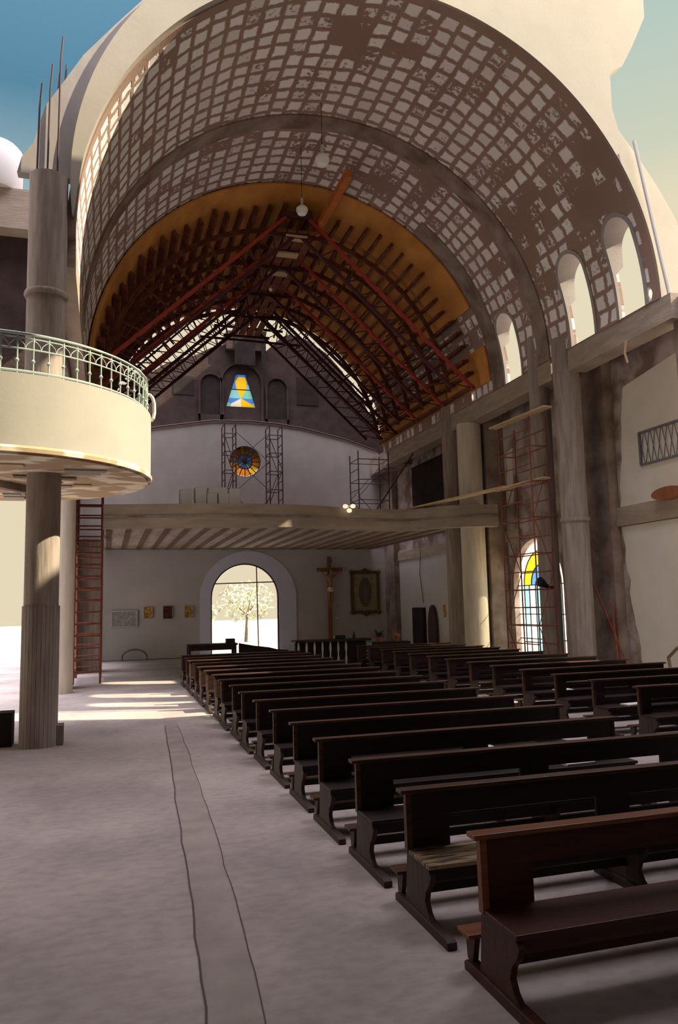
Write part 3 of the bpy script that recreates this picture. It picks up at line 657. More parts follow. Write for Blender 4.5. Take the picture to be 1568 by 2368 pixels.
# ================================================================== PEWS
def pew(x0, L, reddish=False, slats=False, seatm=None):
    wd, we, wend = ('wood_red', 'wood_red_edge', 'wood_red') if reddish else ('wood', 'wood_edge', 'wood_end')
    t = E('church_pew', (x0, 0, 0))
    # local y: 0 = front foot end (towards the viewer), backrest at 0.66-0.70
    MB().box(-.05, L+.05, .625, .735, .825, .855).build('cap_rail', we, t, bevel=.006)
    ups = [(0.0, .34), (L/2-.15, L/2+.15), (L-.34, L)]
    if slats:
        MB().box(0, L, .66, .69, .72, .825).build('back_board', wd, t)
        for z in (.62, .52): MB().box(.03, L-.03, .66, .685, z-.03, z+.03).build('back_slat', wd, t)
        ups = [(0.0, .22), (L/2-.08, L/2+.08), (L-.22, L)]
    else:
        MB().box(0, L, .66, .69, .655, .825).build('back_board', wd, t, bevel=.004)
    for a, b_ in ups: MB().box(a, b_, .662, .692, .415, .83 if slats else .66).build('upright_board', wd, t)
    for x in (0, L-.035): MB().prism([(.645, .41), (.70, .41), (.70, .83), (.655, .83)], 'x', x-.004, x+.039).build('back_stile', we if x == 0 else wd, t)
    MB().box(.0, L, .27, .67, .405, .435).build('seat', seatm or wd, t, bevel=.006)
    MB().box(.05, L-.05, .33, .36, .31, .405).build('seat_apron', wd, t)
    for x in (0.01, L/2-.02, L-.05):
        prof = [(.31, .405), (.27, .36), (.30, .30), (.36, .24), (.385, .17), (.35, .11), (.28, .06), (.76, .06), (.735, .12), (.72, .25), (.70, .405)]
        MB().prism(prof, 'x', x, x+.04).build('end_panel', wend, t, bevel=.003)
        MB().prism([(.0, 0), (.93, 0), (.93, .045), (.90, .065), (.04, .065), (.0, .045)], 'x', x-.015, x+.055).build('foot', wend, t, bevel=.004)
    MB().box(.05, L-.05, .52, .56, .17, .23).build('stretcher', wd, t)
    k = MB().box(-.03, L+.03, .80, .96, .215, .24).build('kneeler', we, t, bevel=.004)
    for x in (.02, L-.06): MB().prism([(.86, .06), (.93, .06), (.95, .215), (.82, .215)], 'x', x, x+.035).build('kneeler_bracket', wend, k)
    return t
ORD = ['nearest', 'second', 'third', 'fourth', 'fifth', 'sixth', 'seventh', 'eighth', 'ninth', 'tenth', 'eleventh', 'twelfth', 'thirteenth', 'fourteenth', 'fifteenth', 'sixteenth', 'seventeenth', 'eighteenth']
Y0, SP = 2.448, 1.1726
p1 = pew(2.106, 3.5, reddish=True)
p2 = pew(2.106, 3.5, seatm='dusty')
p3 = pew(2.106, 3.5)
q1 = pew(7.86, 3.3, slats=True)
GA = 'pews in the block beside the open aisle'; GB = 'pews in the block towards the right wall'
for i in range(1, 18):
    y = Y0+SP*i
    o = p1 if i == 1 else p2 if i == 2 else p3 if i == 3 else dup(p3)
    o.location = (2.106+random.uniform(-.02, .02)*(i > 3), y, 0)
    if i > 3: o.rotation_euler = (0, 0, random.uniform(-.006, .006))
    if i == 1: l = 'reddish brown wooden pew, nearest to the viewer and cut by the frame'
    elif i == 2: l = 'dark wooden pew with a scuffed dusty seat, just beyond the reddish pew'
    elif i == 17: l = 'dark wooden pew farthest from the viewer in the block beside the aisle'
    elif i == 16: l = 'dark wooden pew beside the aisle, last but one before the door'
    else: l = 'dark wooden pew beside the aisle, %s from the viewer' % ORD[i-1]
    T(o, l, 'pew', GA)
for j, i in enumerate(range(5, 19)):
    y = Y0+SP*i+.12
    o = q1 if j == 0 else dup(q1)
    o.location = (7.86+random.uniform(-.04, .04), y, 0); o.rotation_euler = (0, 0, random.uniform(-.008, .008))
    l = 'dark slatted pew %s from the viewer in the block by the right wall' % (ORD[j] if j else 'that stands nearest')
    if j == 13: l = 'dark slatted pew farthest from the viewer in the block by the right wall'
    T(o, l, 'pew', GB)

# papers and books on the pews and floor
def sheet(x, y, z, w, d, rz, label, h=.02, m='paper'):
    o = MB().box(-w/2, w/2, -d/2, d/2, 0, h).build('booklet', m); o.location = (x, y, z); o.rotation_euler = (0, 0, rz)
    T(o, label, 'booklet', 'pale booklets left on the pews'); return o
sheet(3.62, Y0+SP*6+.45, .437, .30, .2, .1, 'white booklet on the seat of the sixth pew beside the aisle')
sheet(4.35, Y0+SP*5+.42, .437, .34, .2, -.1, 'white booklet on the seat of the fifth pew beside the aisle')
sheet(4.9, Y0+SP*4+.42, .437, .36, .22, .05, 'large white booklet on the seat of the fourth pew beside the aisle')
sheet(4.0, Y0+SP*8+.45, .437, .28, .2, .2, 'small white booklet on the seat of the eighth pew beside the aisle')
sheet(4.7, Y0+SP*9+.45, .437, .28, .2, .2, 'small white booklet on the seat of the ninth pew beside the aisle')
sheet(8.45, Y0+SP*7+.55, .437, .4, .22, .1, 'white booklet on the seat of a slatted pew near its left end')
sheet(8.6, Y0+SP*9+.55, .437, .35, .22, -.1, 'white booklet on a slatted pew farther back')

# ================================================================== FORMWORK
fw = E('vault_formwork', (VX, 21.95, VZ), label='orange plywood formwork lining the far half of the vault', cat='formwork')
def shell_part(name, y0, y1, r0, r1, a0, a1, n, m):
    o = vault_shell(y0, y1, r0, r1, a0, a1, n).build(name, m, fw, org=(VX, 21.95, VZ)); o.location = (0, 0, 0); return o
shell_part('plywood_sheet', 21.95, 32.3, VR-.10, VR-.04, .46, PI-.02, 60, 'ply')
shell_part('plywood_sheet', 21.95, 32.3, VR-.10, VR-.04, .06, .20, 10, 'ply')
shell_part('plywood_sheet', 21.95, 27.0, VR-.10, VR-.04, .20, .25, 3, 'ply')
rs = random.Random(4)
NT = 40
for k in range(NT):
    a = .07+(PI-.12)*k/(NT-1)
    r = VR-.25; x, z = r*math.cos(a), r*math.sin(a)
    MB().bar((x, 1.15+rs.uniform(-.25, .25), z), (x, 10.3, z), .10, .22, (math.cos(a), 0, math.sin(a))).build('purlin', 'timber', fw)
for k in range(7):
    y = 2.3+k*1.25
    b = MB(); n = 26; r = VR-.46
    for i in range(n):
        a = .1+(PI-.2)*i/n; c = .1+(PI-.2)*(i+1)/n
        b.bar((r*math.cos(a), y, r*math.sin(a)), (r*math.cos(c), y, r*math.sin(c)), .07, .16, (math.cos(a), 0, math.sin(a)))
    b.build('curved_rib', 'timber', fw)
for k in range(7):            # short struts from the truss chords to the ribs
    y = 2.3+k*1.25
    for i in range(13):
        a = .16+(PI-.32)*i/12; r = VR-.5
        MB().bar((r*math.cos(a), y, r*math.sin(a)), ((r-.85)*math.cos(a), y+.05, (r-.85)*math.sin(a)), .06, .07, (0, 1, 0)).build('strut', 'timber', fw)

TRN = ['nearest to the viewer, just inside the orange formwork', 'second from the viewer under the formwork', 'in the middle of the formwork', 'fourth from the viewer under the formwork', 'at the far end of the vault against the sky']
for k, y in enumerate((22.6, 25.0, 27.4, 29.7, 32.0)):
    t = E('steel_truss', (VX, y, VZ), label='red steel V truss %s' % TRN[k], cat='truss', group='steel trusses under the vault')
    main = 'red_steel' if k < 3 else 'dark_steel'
    for s in (-1, 1):
        a = Vector((s*.38, 0, 5.45)); f = Vector((s*5.9, 0, .28))
        if k == 4: a = Vector((s*.45, 0, 6.0)); f = Vector((s*6.1, 0, .55))
        d = (f-a).normalized(); nrm = Vector((-s*abs(d.z), 0, -abs(d.x)))
        rf = MB(); rf.bar(a, f, .10, .12, (0, 1, 0)).build('top_chord', main, t)
        a2 = a+nrm*.62+d*.2; f2 = f+nrm*.55-d*.5
        MB().bar(a2, f2, .09, .11, (0, 1, 0)).build('bottom_chord', 'dark_steel', t)
        b = MB(); n = 12; L = (f-a).length
        for i in range(n):
            p = a+(f-a)*(i/n); q = a2+(f2-a2)*((i+.5)/n); p2 = a+(f-a)*((i+1)/n)
            b.tube(p, q, .02, 5); b.tube(q, p2, .02, 5)
        b.build('lacing', 'dark_steel', t)
        if k == 4:
            for q in range(2):
                o2 = nrm*(-.42*(q+1)); MB().bar(a+o2+d*(.5+q*.5), f+o2-d*(.6+q*.8), .07, .08, (0, 1, 0)).build('outer_chord', 'dark_steel', t)
            b = MB()
            for i in range(22):
                p = a+(f-a)*((i+.5)/22); b.tube(p-nrm*.95, p+nrm*.1, .018, 5)
            b.build('lacing', 'dark_steel', t)
    MB().bar((-.5, 0, 5.55), (.5, 0, 5.55), .12, .2).bar((-1.0, 0, 4.85), (1.0, 0, 4.85), .08, .1).build('ridge_plate', 'dark_steel', t)
    if k == 4: MB().bar((-2.0, 0, 4.7), (2.4, 0, 4.62), .07, .09).bar((-1.4, 0, 5.25), (1.6, 0, 5.2), .07, .09).build('tie_bar', 'dark_steel', t)
# orange plank sticking out of the formwork near the crown
o = MB().bar((6.42, 19.5, 14.3), (6.45, 24.0, 14.35), .20, .22).build('timber_plank', 'orange_wood'); T(o, 'orange brown plank sticking out of the formwork near the crown of the vault', 'plank')
# catwalk boards along the ridge
ct = E('ridge_catwalk', (VX-.05, 22.4, VZ+4.925), label='dark catwalk boards running along the ridge of the trusses', cat='catwalk')
for x in (-.5, -.17, .17, .5): MB().box(x-.13, x+.13, 0, 9.6, 0, .05).build('board', 'timber', ct)
for y in (.1, 1.3, 2.8): MB().box(-.35, .35, y, y+.35, -.12, -.06).build('hanging_board', 'plank', ct)

# ================================================================== SCAFFOLDS
def scaffold(name, x, y, z, w, d, h, m, label, rung=.5, r=.025, planks=(), side_rungs=True, brace=True, rz=0):
    t = E(name, (x, y, z), rz, label=label, cat='scaffold')
    for fx in (0, w):
        b = MB(); b.tube((fx, 0, 0), (fx, 0, h), r, 7).tube((fx, d, 0), (fx, d, h), r, 7)
        zz = rung
        while zz < h: b.tube((fx, 0, zz), (fx, d, zz), r*.75, 6); zz += rung
        b.build('end_frame', m, t)
    if side_rungs:
        for fy in (0, d):
            zz = rung
            while zz < h: MB().tube((0, fy, zz), (w, fy, zz), r*.75, 6).build('rung', m, t); zz += rung*2 if not side_rungs == 2 else rung
    if brace:
        zz = 0; k = 0
        while zz+1.5 < h:
            for fy in (0, d): MB().tube((0 if k % 2 else w, fy, zz), (w if k % 2 else 0, fy, zz+1.5), r*.6, 5).build('cross_brace', m, t)
            zz += 1.5; k += 1
    for (a, b_) in planks: MB().bar(a, b_, .28, .05).build('plank', 'plank', t)
    return t
scaffold('scaffold_tower', -.93, 24.9, 0, .78, 2.4, 6.3, 'scaf', 'tall red ladder scaffold tower beside the pale left column', rung=.36, r=.035, side_rungs=2, brace=False)
tR = scaffold('scaffold_tower', 11.28, 18.75, 0, .54, 1.75, 7.35, 'scaf', 'rusty scaffold tower in front of the arched stained glass window', rung=.5, r=.022,
         planks=(((-.1, 1.9, 7.4), (.2, -.7, 7.45)), ((-.1, 1.9, 5.5), (.3, -.3, 5.55))))
o = MB().bar((11.4, 20.3, 5.58), (10.0, 24.6, 5.42), .26, .06).build('long_plank', 'plank'); T(o, 'long pale plank bridging from the right scaffold to the loft edge', 'plank')
b = MB().tube((12.7, 19.1, 4.1), (13.05, 17.2, .03), .03, 6); o = b.build('leaning_pole', 'scaf'); T(o, 'thin pole leaning behind the near pair of columns', 'pole')
sL = scaffold('scaffold_tower', 5.0, 34.0, 5.36, .5, .9, 5.05, 'scaf_dark', 'narrow dark ladder scaffold left of the rose window', rung=.42, r=.03)
scaffold('scaffold_tower', 7.05, 34.0, 5.36, .58, .9, 5.05, 'scaf_dark', 'narrow dark ladder scaffold right of the rose window', rung=.42, r=.03)
for z in (.3, 2.0, 3.3):
    MB().tube((.5, -.05, z), (2.05, -.05, z+1.4), .015, 5).build('long_brace', 'scaf_dark', sL)
    MB().tube((2.05, -.05, z), (.5, -.05, z+1.4), .015, 5).build('long_brace', 'scaf_dark', sL)
scaffold('scaffold_tower', 10.45, 31.5, 5.36, 1.4, 1.2, 3.5, 'scaf_dark', 'dark scaffold at the right end of the loft', rung=.45, r=.025)
b = MB().tube((10.1, 29.6, 5.37), (12.0, 29.0, 8.3), .03, 6); o = b.build('leaning_pole', 'scaf_dark'); T(o, 'dark pole leaning towards the cornice above the loft', 'pole')

# ================================================================== THINGS ON THE LOFT
GBk = 'white foam blocks stacked on the loft'
for i, (x, w, h, z, d, lb) in enumerate(((2.62, .38, .62, 0, .5, 'tall white block at the left end of the stack on the loft'), (3.12, .34, .70, 0, .5, 'tallest white block on the loft, second from the left end'),
        (3.53, .33, .50, 0, .4, 'low white block beside the tall ones on the loft'), (3.93, .34, .50, 0, .4, 'lowest white block near the right of the loft stack'),
        (4.32, .36, .66, 0, .5, 'tall white block at the right end of the stack on the loft'), (3.73, .62, .2, .50, .35, 'white block lying across the low ones on the loft'))):
    o = MB().box(-w/2, w/2, -d/2, d/2, 0, h).build('foam_block', 'blocks', bevel=.015); o.location = (x*.915, 24.9, 5.36+z); o.rotation_euler = (0, 0, random.uniform(-.05, .05)) if not z else (0, 0, 0)
    if z: o.location = (3.73*.915, 24.9, 5.36+.505)
    T(o, lb, 'block', GBk)
fl_ = E('floodlight_cluster', (7.55, 23.86, 5.40), label='cluster of three white bulbs on the front edge of the choir loft', cat='lamp')
MB().tube((0, 0, 0), (0, 0, -.14), .02).box(-.05, .05, -.02, .3, -.02, .02).build('bracket', 'white', fl_)
for dx, dz in ((-.13, -.02), (.13, -.01), (.0, -.16)):
    b = MB(); b.lathe([(.02, -.07), (.07, -.05), (.09, .0), (.07, .05), (.02, .07)], (dx, -.05, dz), 12); b.build('bulb', 'bulb_on', fl_, smooth=True)

# glowing white shapes added for bright spots on the cornice
for i, (y, z, lb) in enumerate(((19.06, 9.14, 'white bulb on the cornice between the two near clerestory openings'), (21.86, 9.17, 'white bulb on the cornice beyond the farthest clerestory opening'), (23.42, 9.08, 'white bulb at the edge of the orange formwork on the cornice'), (14.3, 9.25, 'white bulb on the cornice near the right edge of the photo'))):
    t = E('cornice_bulb', (12.0, y, 8.97), label=lb, cat='lamp', group='bulbs on the right cornice')
    MB().box(-.02, .1, -.06, .06, 0, .04).build('socket', 'terracotta', t)
    MB().lathe([(.03, .03), (.05, .08), (.085, .2), (.07, .30), (.02, .34)], (.03, 0, 0), 12).build('bulb', 'bulb_on', t, smooth=True)

# pendant lamps
def pendant(x, y, z, s, ztop, label):
    t = E('pendant_lamp', (x, y, z), label=label, cat='lamp')
    MB().tube((0, 0, .28*s), (0, 0, ztop-z), .008, 5).build('cord', 'black', t)
    MB().lathe([(.03*s, .12*s), (.04*s, .22*s), (.03*s, .34*s)], (0, 0, 0), 12).build('socket', 'frame_pale', t, smooth=True)
    MB().lathe([(.02*s, -.17*s), (.12*s, -.14*s), (.17*s, -.04*s), (.165*s, .03*s), (.10*s, .10*s), (.035*s, .14*s)], (0, 0, 0), 18).build('shade', 'bulb', t, smooth=True)
pendant(5.21, 18.0, 13.65, 1.15, 15.22, 'round white glass lamp hanging high under the blocks of the vault')
pendant(5.16, 20.0, 13.31, 1.0, 15.22, 'white glass lamp hanging in front of the peak of the first red truss')
pendant(5.50, 26.0, 13.48, .45, 15.0, 'tiny white lamp hanging deep under the formwork')

# ================================================================== BACK WALL THINGS
cf = E('crucifix', (10.12, 35.3, 0.0), label='tall varnished wooden crucifix with a carved figure right of the door', cat='crucifix')
MB().box(-.09, .09, -.05, .05, .0, 4.48).build('post', 'cross', cf, bevel=.01)
MB().box(-.62, .62, -.065, .035, 3.78, 3.95).build('crossbar', 'cross', cf, bevel=.01)
MB().box(-.12, .12, -.08, -.05, 4.18, 4.36).build('title_board', 'joist', cf)
MB().box(-.35, .35, -.2, .16, 0, .12).build('base', 'joist', cf)
def skin_mesh(name, pts, edges, radii, m, parent, sub=2):
    me = bpy.data.meshes.new(name); me.from_pydata(pts, edges, []); o = bpy.data.objects.new(name, me); C.objects.link(o)
    md = o.modifiers.new('s', 'SKIN'); md.use_smooth_shade = True
    for v, r in zip(me.skin_vertices[0].data, radii): v.radius = (r, r)
    me.skin_vertices[0].data[0].use_root = True
    sb = o.modifiers.new('ss', 'SUBSURF'); sb.levels = sub; sb.render_levels = sub
    dg = bpy.context.evaluated_depsgraph_get(); m2 = bpy.data.meshes.new_from_object(o.evaluated_get(dg))
    bpy.data.objects.remove(o); m2.materials.clear()
    return mk(name, m2, m, parent, smooth=True)
P = [(0, -.14, 2.98), (0, -.17, 3.2), (0, -.17, 3.42), (0, -.16, 3.56), (.03, -.19, 3.66), (.05, -.21, 3.76), (.05, -.20, 3.86),
     (-.15, -.15, 3.53), (-.33, -.11, 3.66), (-.52, -.10, 3.86), (.15, -.15, 3.53), (.33, -.11, 3.66), (.52, -.10, 3.86),
     (-.07, -.15, 2.9), (-.07, -.22, 2.55), (-.03, -.12, 2.2), (-.01, -.18, 2.08), (.07, -.15, 2.9), (.08, -.21, 2.56), (.03, -.12, 2.22), (.02, -.18, 2.1),
     (-.58, -.10, 3.89), (.58, -.10, 3.89)]
Ed = [(0, 1), (1, 2), (2, 3), (3, 4), (4, 5), (5, 6), (3, 7), (7, 8), (8, 9), (9, 21), (3, 10), (10, 11), (11, 12), (12, 22), (0, 13), (13, 14), (14, 15), (15, 16), (0, 17), (17, 18), (18, 19), (19, 20)]
Ra = [.11, .09, .12, .10, .04, .075, .07, .055, .038, .026, .055, .038, .026, .075, .055, .035, .03, .075, .055, .035, .03, .03, .03]
body = skin_mesh('carved_figure', P, Ed, Ra, 'skin', cf)
MB().lathe([(.10, -.12), (.15, -.06), (.135, .05), (.12, .10)], (0, -.15, 2.93), 14).build('loincloth', 'cloth', body, smooth=True)
MB().lathe([(.03, -.10), (.085, -.06), (.095, .02), (.06, .08), (.02, .10)], (.05, -.175, 3.82), 12).build('hair', 'joist', body, smooth=True)

def frame(name, x0, x1, z0, z1, y, m, fm, label, cat='picture', fw_=.05, group=None, ornate=False):
    cx, cz = (x0+x1)/2, (z0+z1)/2; w, h = (x1-x0)/2, (z1-z0)/2
    t = E(name, (cx, y, cz), label=label, cat=cat, group=group)
    MB().box(-w+fw_, w-fw_, .0, .02, -h+fw_, h-fw_).build('picture_sheet', m, t)
    b = MB().box(-w, w, -.035, .025, -h, -h+fw_).box(-w, w, -.035, .025, h-fw_, h).box(-w, -w+fw_, -.035, .025, -h+fw_, h-fw_).box(w-fw_, w, -.035, .025, -h+fw_, h-fw_)
    b.build('frame', fm, t, bevel=.008)
    return t
WY = FY-.07
pt_ = frame('framed_painting', 11.2, 12.66, 1.75, 3.8, WY-.03, 'canvas', 'gold', 'ornate dark gilt framed painting of a robed figure right of the crucifix', fw_=.15)
for sx, sz in ((-1, -1), (1, -1), (-1, 1), (1, 1)):
    MB().lathe([(.02, -.11), (.10, -.06), (.12, 0), (.10, .06), (.02, .11)], (sx*.68, -.03, sz*.96), 10).build('corner_ornament', 'gold', pt_, smooth=True)
for s in (-1, 1):
    MB().prism([(-.30, s*.98), (-.18, s*1.06), (-.08, s*1.10), (0, s*1.16), (.08, s*1.10), (.18, s*1.06), (.30, s*.98)], 'y', -.06, .0).build('crest', 'gold', pt_)
MB().prism([(.33*math.cos(2*PI*i/28), .70*math.sin(2*PI*i/28)) for i in range(28)], 'y', -.012, 0).build('oval_glow', 'glow_oval', pt_)
MB().prism([(-.13, -.52), (.14, -.52), (.19, -.1), (.16, .25), (.09, .42), (.08, .52), (0, .58), (-.08, .52), (-.1, .42), (-.17, .25), (-.2, -.1)], 'y', -.022, -.01).build('robed_figure', 'robe_blue', pt_)
MB().prism([(-.08, -.50), (.09, -.50), (.1, .1), (.05, .33), (-.05, .33), (-.1, .1)], 'y', -.03, -.02).build('inner_robe', 'robe_rose', pt_)
frame('framed_print', .22, 1.33, 1.44, 2.17, WY-.03, 'print_grey', 'frame_pale', 'wide pale framed print at the left end of the back wall', fw_=.05)
G3 = 'small prints on the left of the back wall'
frame('small_print', 1.59, 1.97, 1.79, 2.31, WY-.02, 'jaune', 'frame_pale', 'small yellow brown print beside the wide pale one', fw_=.015, group=G3)
frame('small_print', 2.42, 2.84, 1.75, 2.33, WY-.02, 'dark_print', 'frame_pale', 'small very dark print between the two yellow brown ones', fw_=.012, group=G3)
frame('small_print', 3.36, 3.74, 1.78, 2.30, WY-.02, 'jaune', 'frame_pale', 'small yellow brown print next to the door surround', fw_=.015, group=G3)
b = MB(); b.path([(-.5, 0, 0)]+[(.5*math.cos(PI*(1-i/12))*1.05, 0, .12+.34*math.sin(PI*i/12)) for i in range(13)]+[(.52, 0, 0)], .035, 7)
o = b.build('bent_pipe', 'joist'); o.location = (1.2, 35.0, 0.02); T(o, 'bent dark pipe arch leaning at the foot of the back wall', 'pipe')
for x, z, lb in ((10.55, 2.15, 'blue star sticker beside the crucifix post'), (10.48, 1.6, 'small white star sticker below the blue one')):
    P_ = [(.09*math.cos(PI/2+2*PI*i/10)*(1 if i % 2 == 0 else .45), .09*math.sin(PI/2+2*PI*i/10)*(1 if i % 2 == 0 else .45)) for i in range(10)]
    o = MB().prism(P_, 'y', -.01, 0).build('star_sticker', 'blue_paper' if x > 10.5 else 'paper'); o.location = (x, FY-.03, z); T(o, lb, 'sticker')

# right wall things under the loft
dk = MB().box(13.1, 13.25, 31.2, 32.4, 0, 2.0).build('dark_board', 'brick_dark'); T(dk, 'tall rectangular dark board leaning by the far right column', 'board')
dk = MB().prism(arch(30.3, .42, 0, 1.1, 14, 1.0), 'x', 13.12, 13.22).build('pointed_shutter', 'rebar'); T(dk, 'pointed dark shutter leaning on the white right wall', 'shutter')
nb = E('notice_board', (13.25, 28.7, 1.5), label='pale notice board with a small yellow print on the right wall under the loft', cat='notice board')
MB().box(-.02, .0, -.55, .75, -.65, .75).build('board', 'frame_pale', nb); MB().box(-.035, -.02, .35, .6, .1, .6).build('print', 'jaune', nb)
b = MB().path([(13.2, 31.4, 4.6), (13.2, 31.6, 3.5), (13.2, 31.3, 2.2)], .015, 5); o = b.build('hanging_wire', 'black'); T(o, 'thin wire hanging down the white right wall', 'wire')
# loudspeaker on column
ls = E('loudspeaker', (11.72, 18.9, 2.55), label='black horn loudspeaker fixed between the near pair of columns', cat='loudspeaker')
MB().lathe([(.05, 0), (.07, .12), (.12, .28), (.14, .38), (.11, .38)], (0, 0, 0), 16).build('horn', 'black', ls, smooth=True).rotation_euler = (math.radians(65), 0, math.radians(-75))
MB().tube((0, 0, 0), (.3, .2, 0), .03).build('bracket', 'black', ls)
# window grille and oval board on the near right wall
gr = E('window_grille', (13.22, 15.9, 5.72), label='blue grey lattice grille on the cream panel at the right edge', cat='grille')
b = MB()
for k in range(8): b.bar((0, -1.0+k*.22, -.1), (0, -1.0+k*.22+.18, .72), .012, .02, (1, 0, 0)); b.bar((0, -1.0+k*.22+.18, -.1), (0, -1.0+k*.22, .72), .012, .02, (1, 0, 0))
b.build('lattice', 'scaf_grey', gr)
MB().box(-.02, .02, -1.05, .72, -.14, -.08).box(-.02, .02, -1.05, .72, .70, .76).box(-.02, .02, .68, .74, -.1, .74).build('frame', 'scaf_grey', gr)
o = MB().prism([(15.5+.55*math.cos(2*PI*i/20), 4.72+.16*math.sin(2*PI*i/20)) for i in range(20)], 'x', 13.0, 13.2).build('oval_board', 'cross'); T(o, 'brown oval board lying on the beam band at the right edge', 'board')
b = MB().path([(12.6, 15.2, .0), (12.6, 15.35, .8), (12.6, 15.0, 1.05), (12.6, 14.6, .9), (12.6, 14.3, .4)], .04, 7); o = b.build('bent_tube', 'trunk'); T(o, 'bent brown tube standing against the wall at the right edge', 'tube')
b = MB().tube((12.9, 17.6, 0), (12.85, 17.7, 2.1), .035, 6); o = b.build('rusty_post', 'scaf'); T(o, 'rusty upright tube to the right of the thickest column', 'tube')
b = MB().path([(12.0, 15.3, 8.4), (11.98, 15.35, 8.1), (12.0, 15.3, 7.85)], .03, 6); o = b.build('rope', 'plank'); T(o, 'short yellowish rope hanging from the near cornice', 'rope')
b = MB().tube((12.06, 13.8, 8.965), (11.45, 13.85, 12.6), .045, 6); o = b.build('white_pipe', 'white'); T(o, 'slim white pipe rising past the nearest clerestory opening', 'pipe')

# tables by the door
tb = E('long_table', (2.45, 24.9, 0), label='long dark table in front of the bright doorway carrying a box', cat='table')
MB().box(0, 1.6, 0, .6, 1.0, 1.06).build('tabletop', 'wood', tb, bevel=.005)
for x, y in ((.08, .06), (1.52, .06), (.08, .54), (1.52, .54)): MB().box(x-.04, x+.04, y-.04, y+.04, 0, 1.0).build('leg', 'wood', tb)
MB().box(.12, 1.48, .05, .08, .86, 1.0).build('apron', 'wood', tb)
bx = MB().box(-.14, .14, -.12, .12, 0, .14).build('box', 'wood', bevel=.01); bx.location = (3.85, 25.2, 1.06); T(bx, 'small dark box on the long table before the doorway', 'box')
bn = E('low_bench', (4.15, 25.0, 0), label='low dark bench with a sloping stepped back beside the long table', cat='bench')
MB().prism([(0, .0), (1.65, 0), (1.65, .76), (1.3, .79), (1.0, .87), (.5, .94), (0, 1.04)], 'y', .3, .36).build('back_panel', 'wood', bn)
MB().box(0, 1.65, -.1, .3, .40, .44).build('seat', 'wood', bn)
MB().box(0, .05, -.1, .3, 0, .4).build('leg', 'wood', bn); MB().box(1.6, 1.65, -.1, .3, 0, .4).build('leg', 'wood', bn)
cr_ = E('communion_table', (5.9, 24.7, 0), label='dark topped table on pale turned balusters right of the doorway', cat='table')
MB().box(0, 2.6, 0, .7, 1.0, 1.07).build('tabletop', 'wood', cr_, bevel=.006)
MB().box(.05, 2.5, .3, .36, .0, 1.0).build('back_panel', 'wood', cr_)
for k in range(7):
    MB().lathe([(.05, .0), (.02, .2), (.045, .4), (.02, .6), (.04, .8), (.025, 1.0)], (.12+.27*k, .12, 0), 10).build('baluster', 'frame_pale', cr_, smooth=True)
bx = MB().box(-.18, .18, -.12, .12, 0, .12).build('box', 'black'); bx.location = (7.5, 25.1, 1.07); T(bx, 'flat black box on the baluster table', 'box')
bx = MB().lathe([(.05, 0), (.05, .12), (.025, .17), (.025, .22)], (0, 0, 0), 10).build('bottle', 'black'); bx.location = (8.0, 25.05, 1.07); T(bx, 'small dark bottle on the baluster table', 'bottle')
cb = MB().box(-.7, .7, -.25, .25, 0, .92).build('cabinet', 'wood', bevel=.01); cb.location = (9.3, 25.2, 0); T(cb, 'low dark cabinet under the leafy plant', 'cabinet')
pl = E('potted_plant', (8.95, 25.2, .92), label='spiky dark leafy plant on the low cabinet below the painting', cat='plant')
MB().lathe([(.09, 0), (.12, .14), (.11, .15)], (0, 0, 0), 12).build('pot', 'terracotta', pl)
b = MB(); rs = random.Random(8)
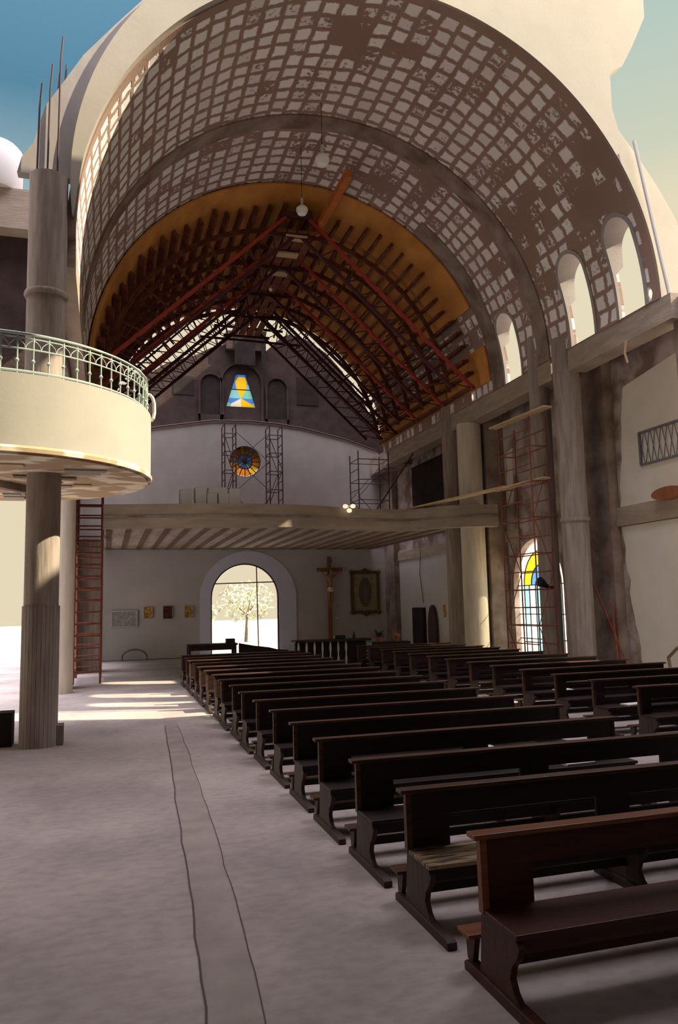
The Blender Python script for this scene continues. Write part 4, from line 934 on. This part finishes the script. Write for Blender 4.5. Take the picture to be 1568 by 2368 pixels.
for k in range(46):
    a = rs.uniform(0, 2*PI); l = rs.uniform(.25, .5); e = rs.uniform(.1, 1.2); d = Vector((math.cos(a)*math.cos(e), math.sin(a)*math.cos(e), math.sin(e)))
    p = Vector((0, 0, .14)); mid = p+d*l*.6; tip = p+d*l+Vector((0, 0, -.08)); s_ = Vector((-math.sin(a), math.cos(a), 0))*.03
    b.add([p, mid+s_, tip, mid-s_], [(0, 1, 2, 3)])
b.build('leaves', 'leaf', pl)
pl2 = E('small_flower_pot', (9.6, 25.2, .92), label='small reddish flower pot at the right end of the low cabinet', cat='plant')
MB().lathe([(.06, 0), (.08, .1), (.12, .18), (.08, .25), (.02, .27)], (0, 0, 0), 12).build('flowers', 'terracotta', pl2, smooth=True)

# outside: trees and a low wall beyond the door
def tree(x, y, h, r, seed, label):
    t = E('tree', (x, y, -.12), label=label, cat='tree', group='pale trees outside the doorway'); rs = random.Random(seed)
    b = MB(); b.tube((0, 0, 0), (.1, 0, h*.55), .12, 8, .07)
    for k in range(5):
        a = rs.uniform(0, 2*PI); b.tube((.1, 0, h*.5), (math.cos(a)*r*.6, math.sin(a)*r*.6, h*.8), .05, 6, .02)
    b.build('trunk', 'trunk', t)
    b = MB()
    for k in range(420):
        while True:
            p = Vector((rs.uniform(-1, 1), rs.uniform(-1, 1), rs.uniform(-1, 1)))
            if p.length < 1: break
        p = Vector((p.x*r, p.y*r, h*.75+p.z*r*.7)); q = Vector((rs.uniform(-1, 1), rs.uniform(-1, 1), rs.uniform(-1, 1))).normalized(); w = q.orthogonal().normalized()*.1; q = q*.16
        b.add([p-q, p+w, p+q, p-w], [(0, 1, 2, 3)])
    b.build('crown', 'tree', t)
tree(9.0, 52, 3.6, 2.0, 1, 'pale leafy tree seen in the middle of the doorway')
tree(12.8, 50, 3.9, 1.6, 2, 'pale leafy tree at the right edge of the doorway')
tree(6.4, 58, 2.6, 1.5, 3, 'low pale bush at the left of the doorway')
# left edge: dark bits
o = MB().box(-1.85, -1.47, 14.1, 14.5, 0, .55).build('dark_crate', 'brick_dark'); T(o, 'dark crate at the foot of the tall left column', 'crate')
wt = MB().lathe([(.02, 0), (.55, 0), (.58, .1), (.58, .9), (.5, 1.0), (.02, 1.05)], (0, 0, 0), 20).build('water_tank', 'white', smooth=True); wt.location = (-2.35, 16.35, 10.75); T(wt, 'white tank on the concrete lintel at the left edge', 'tank')
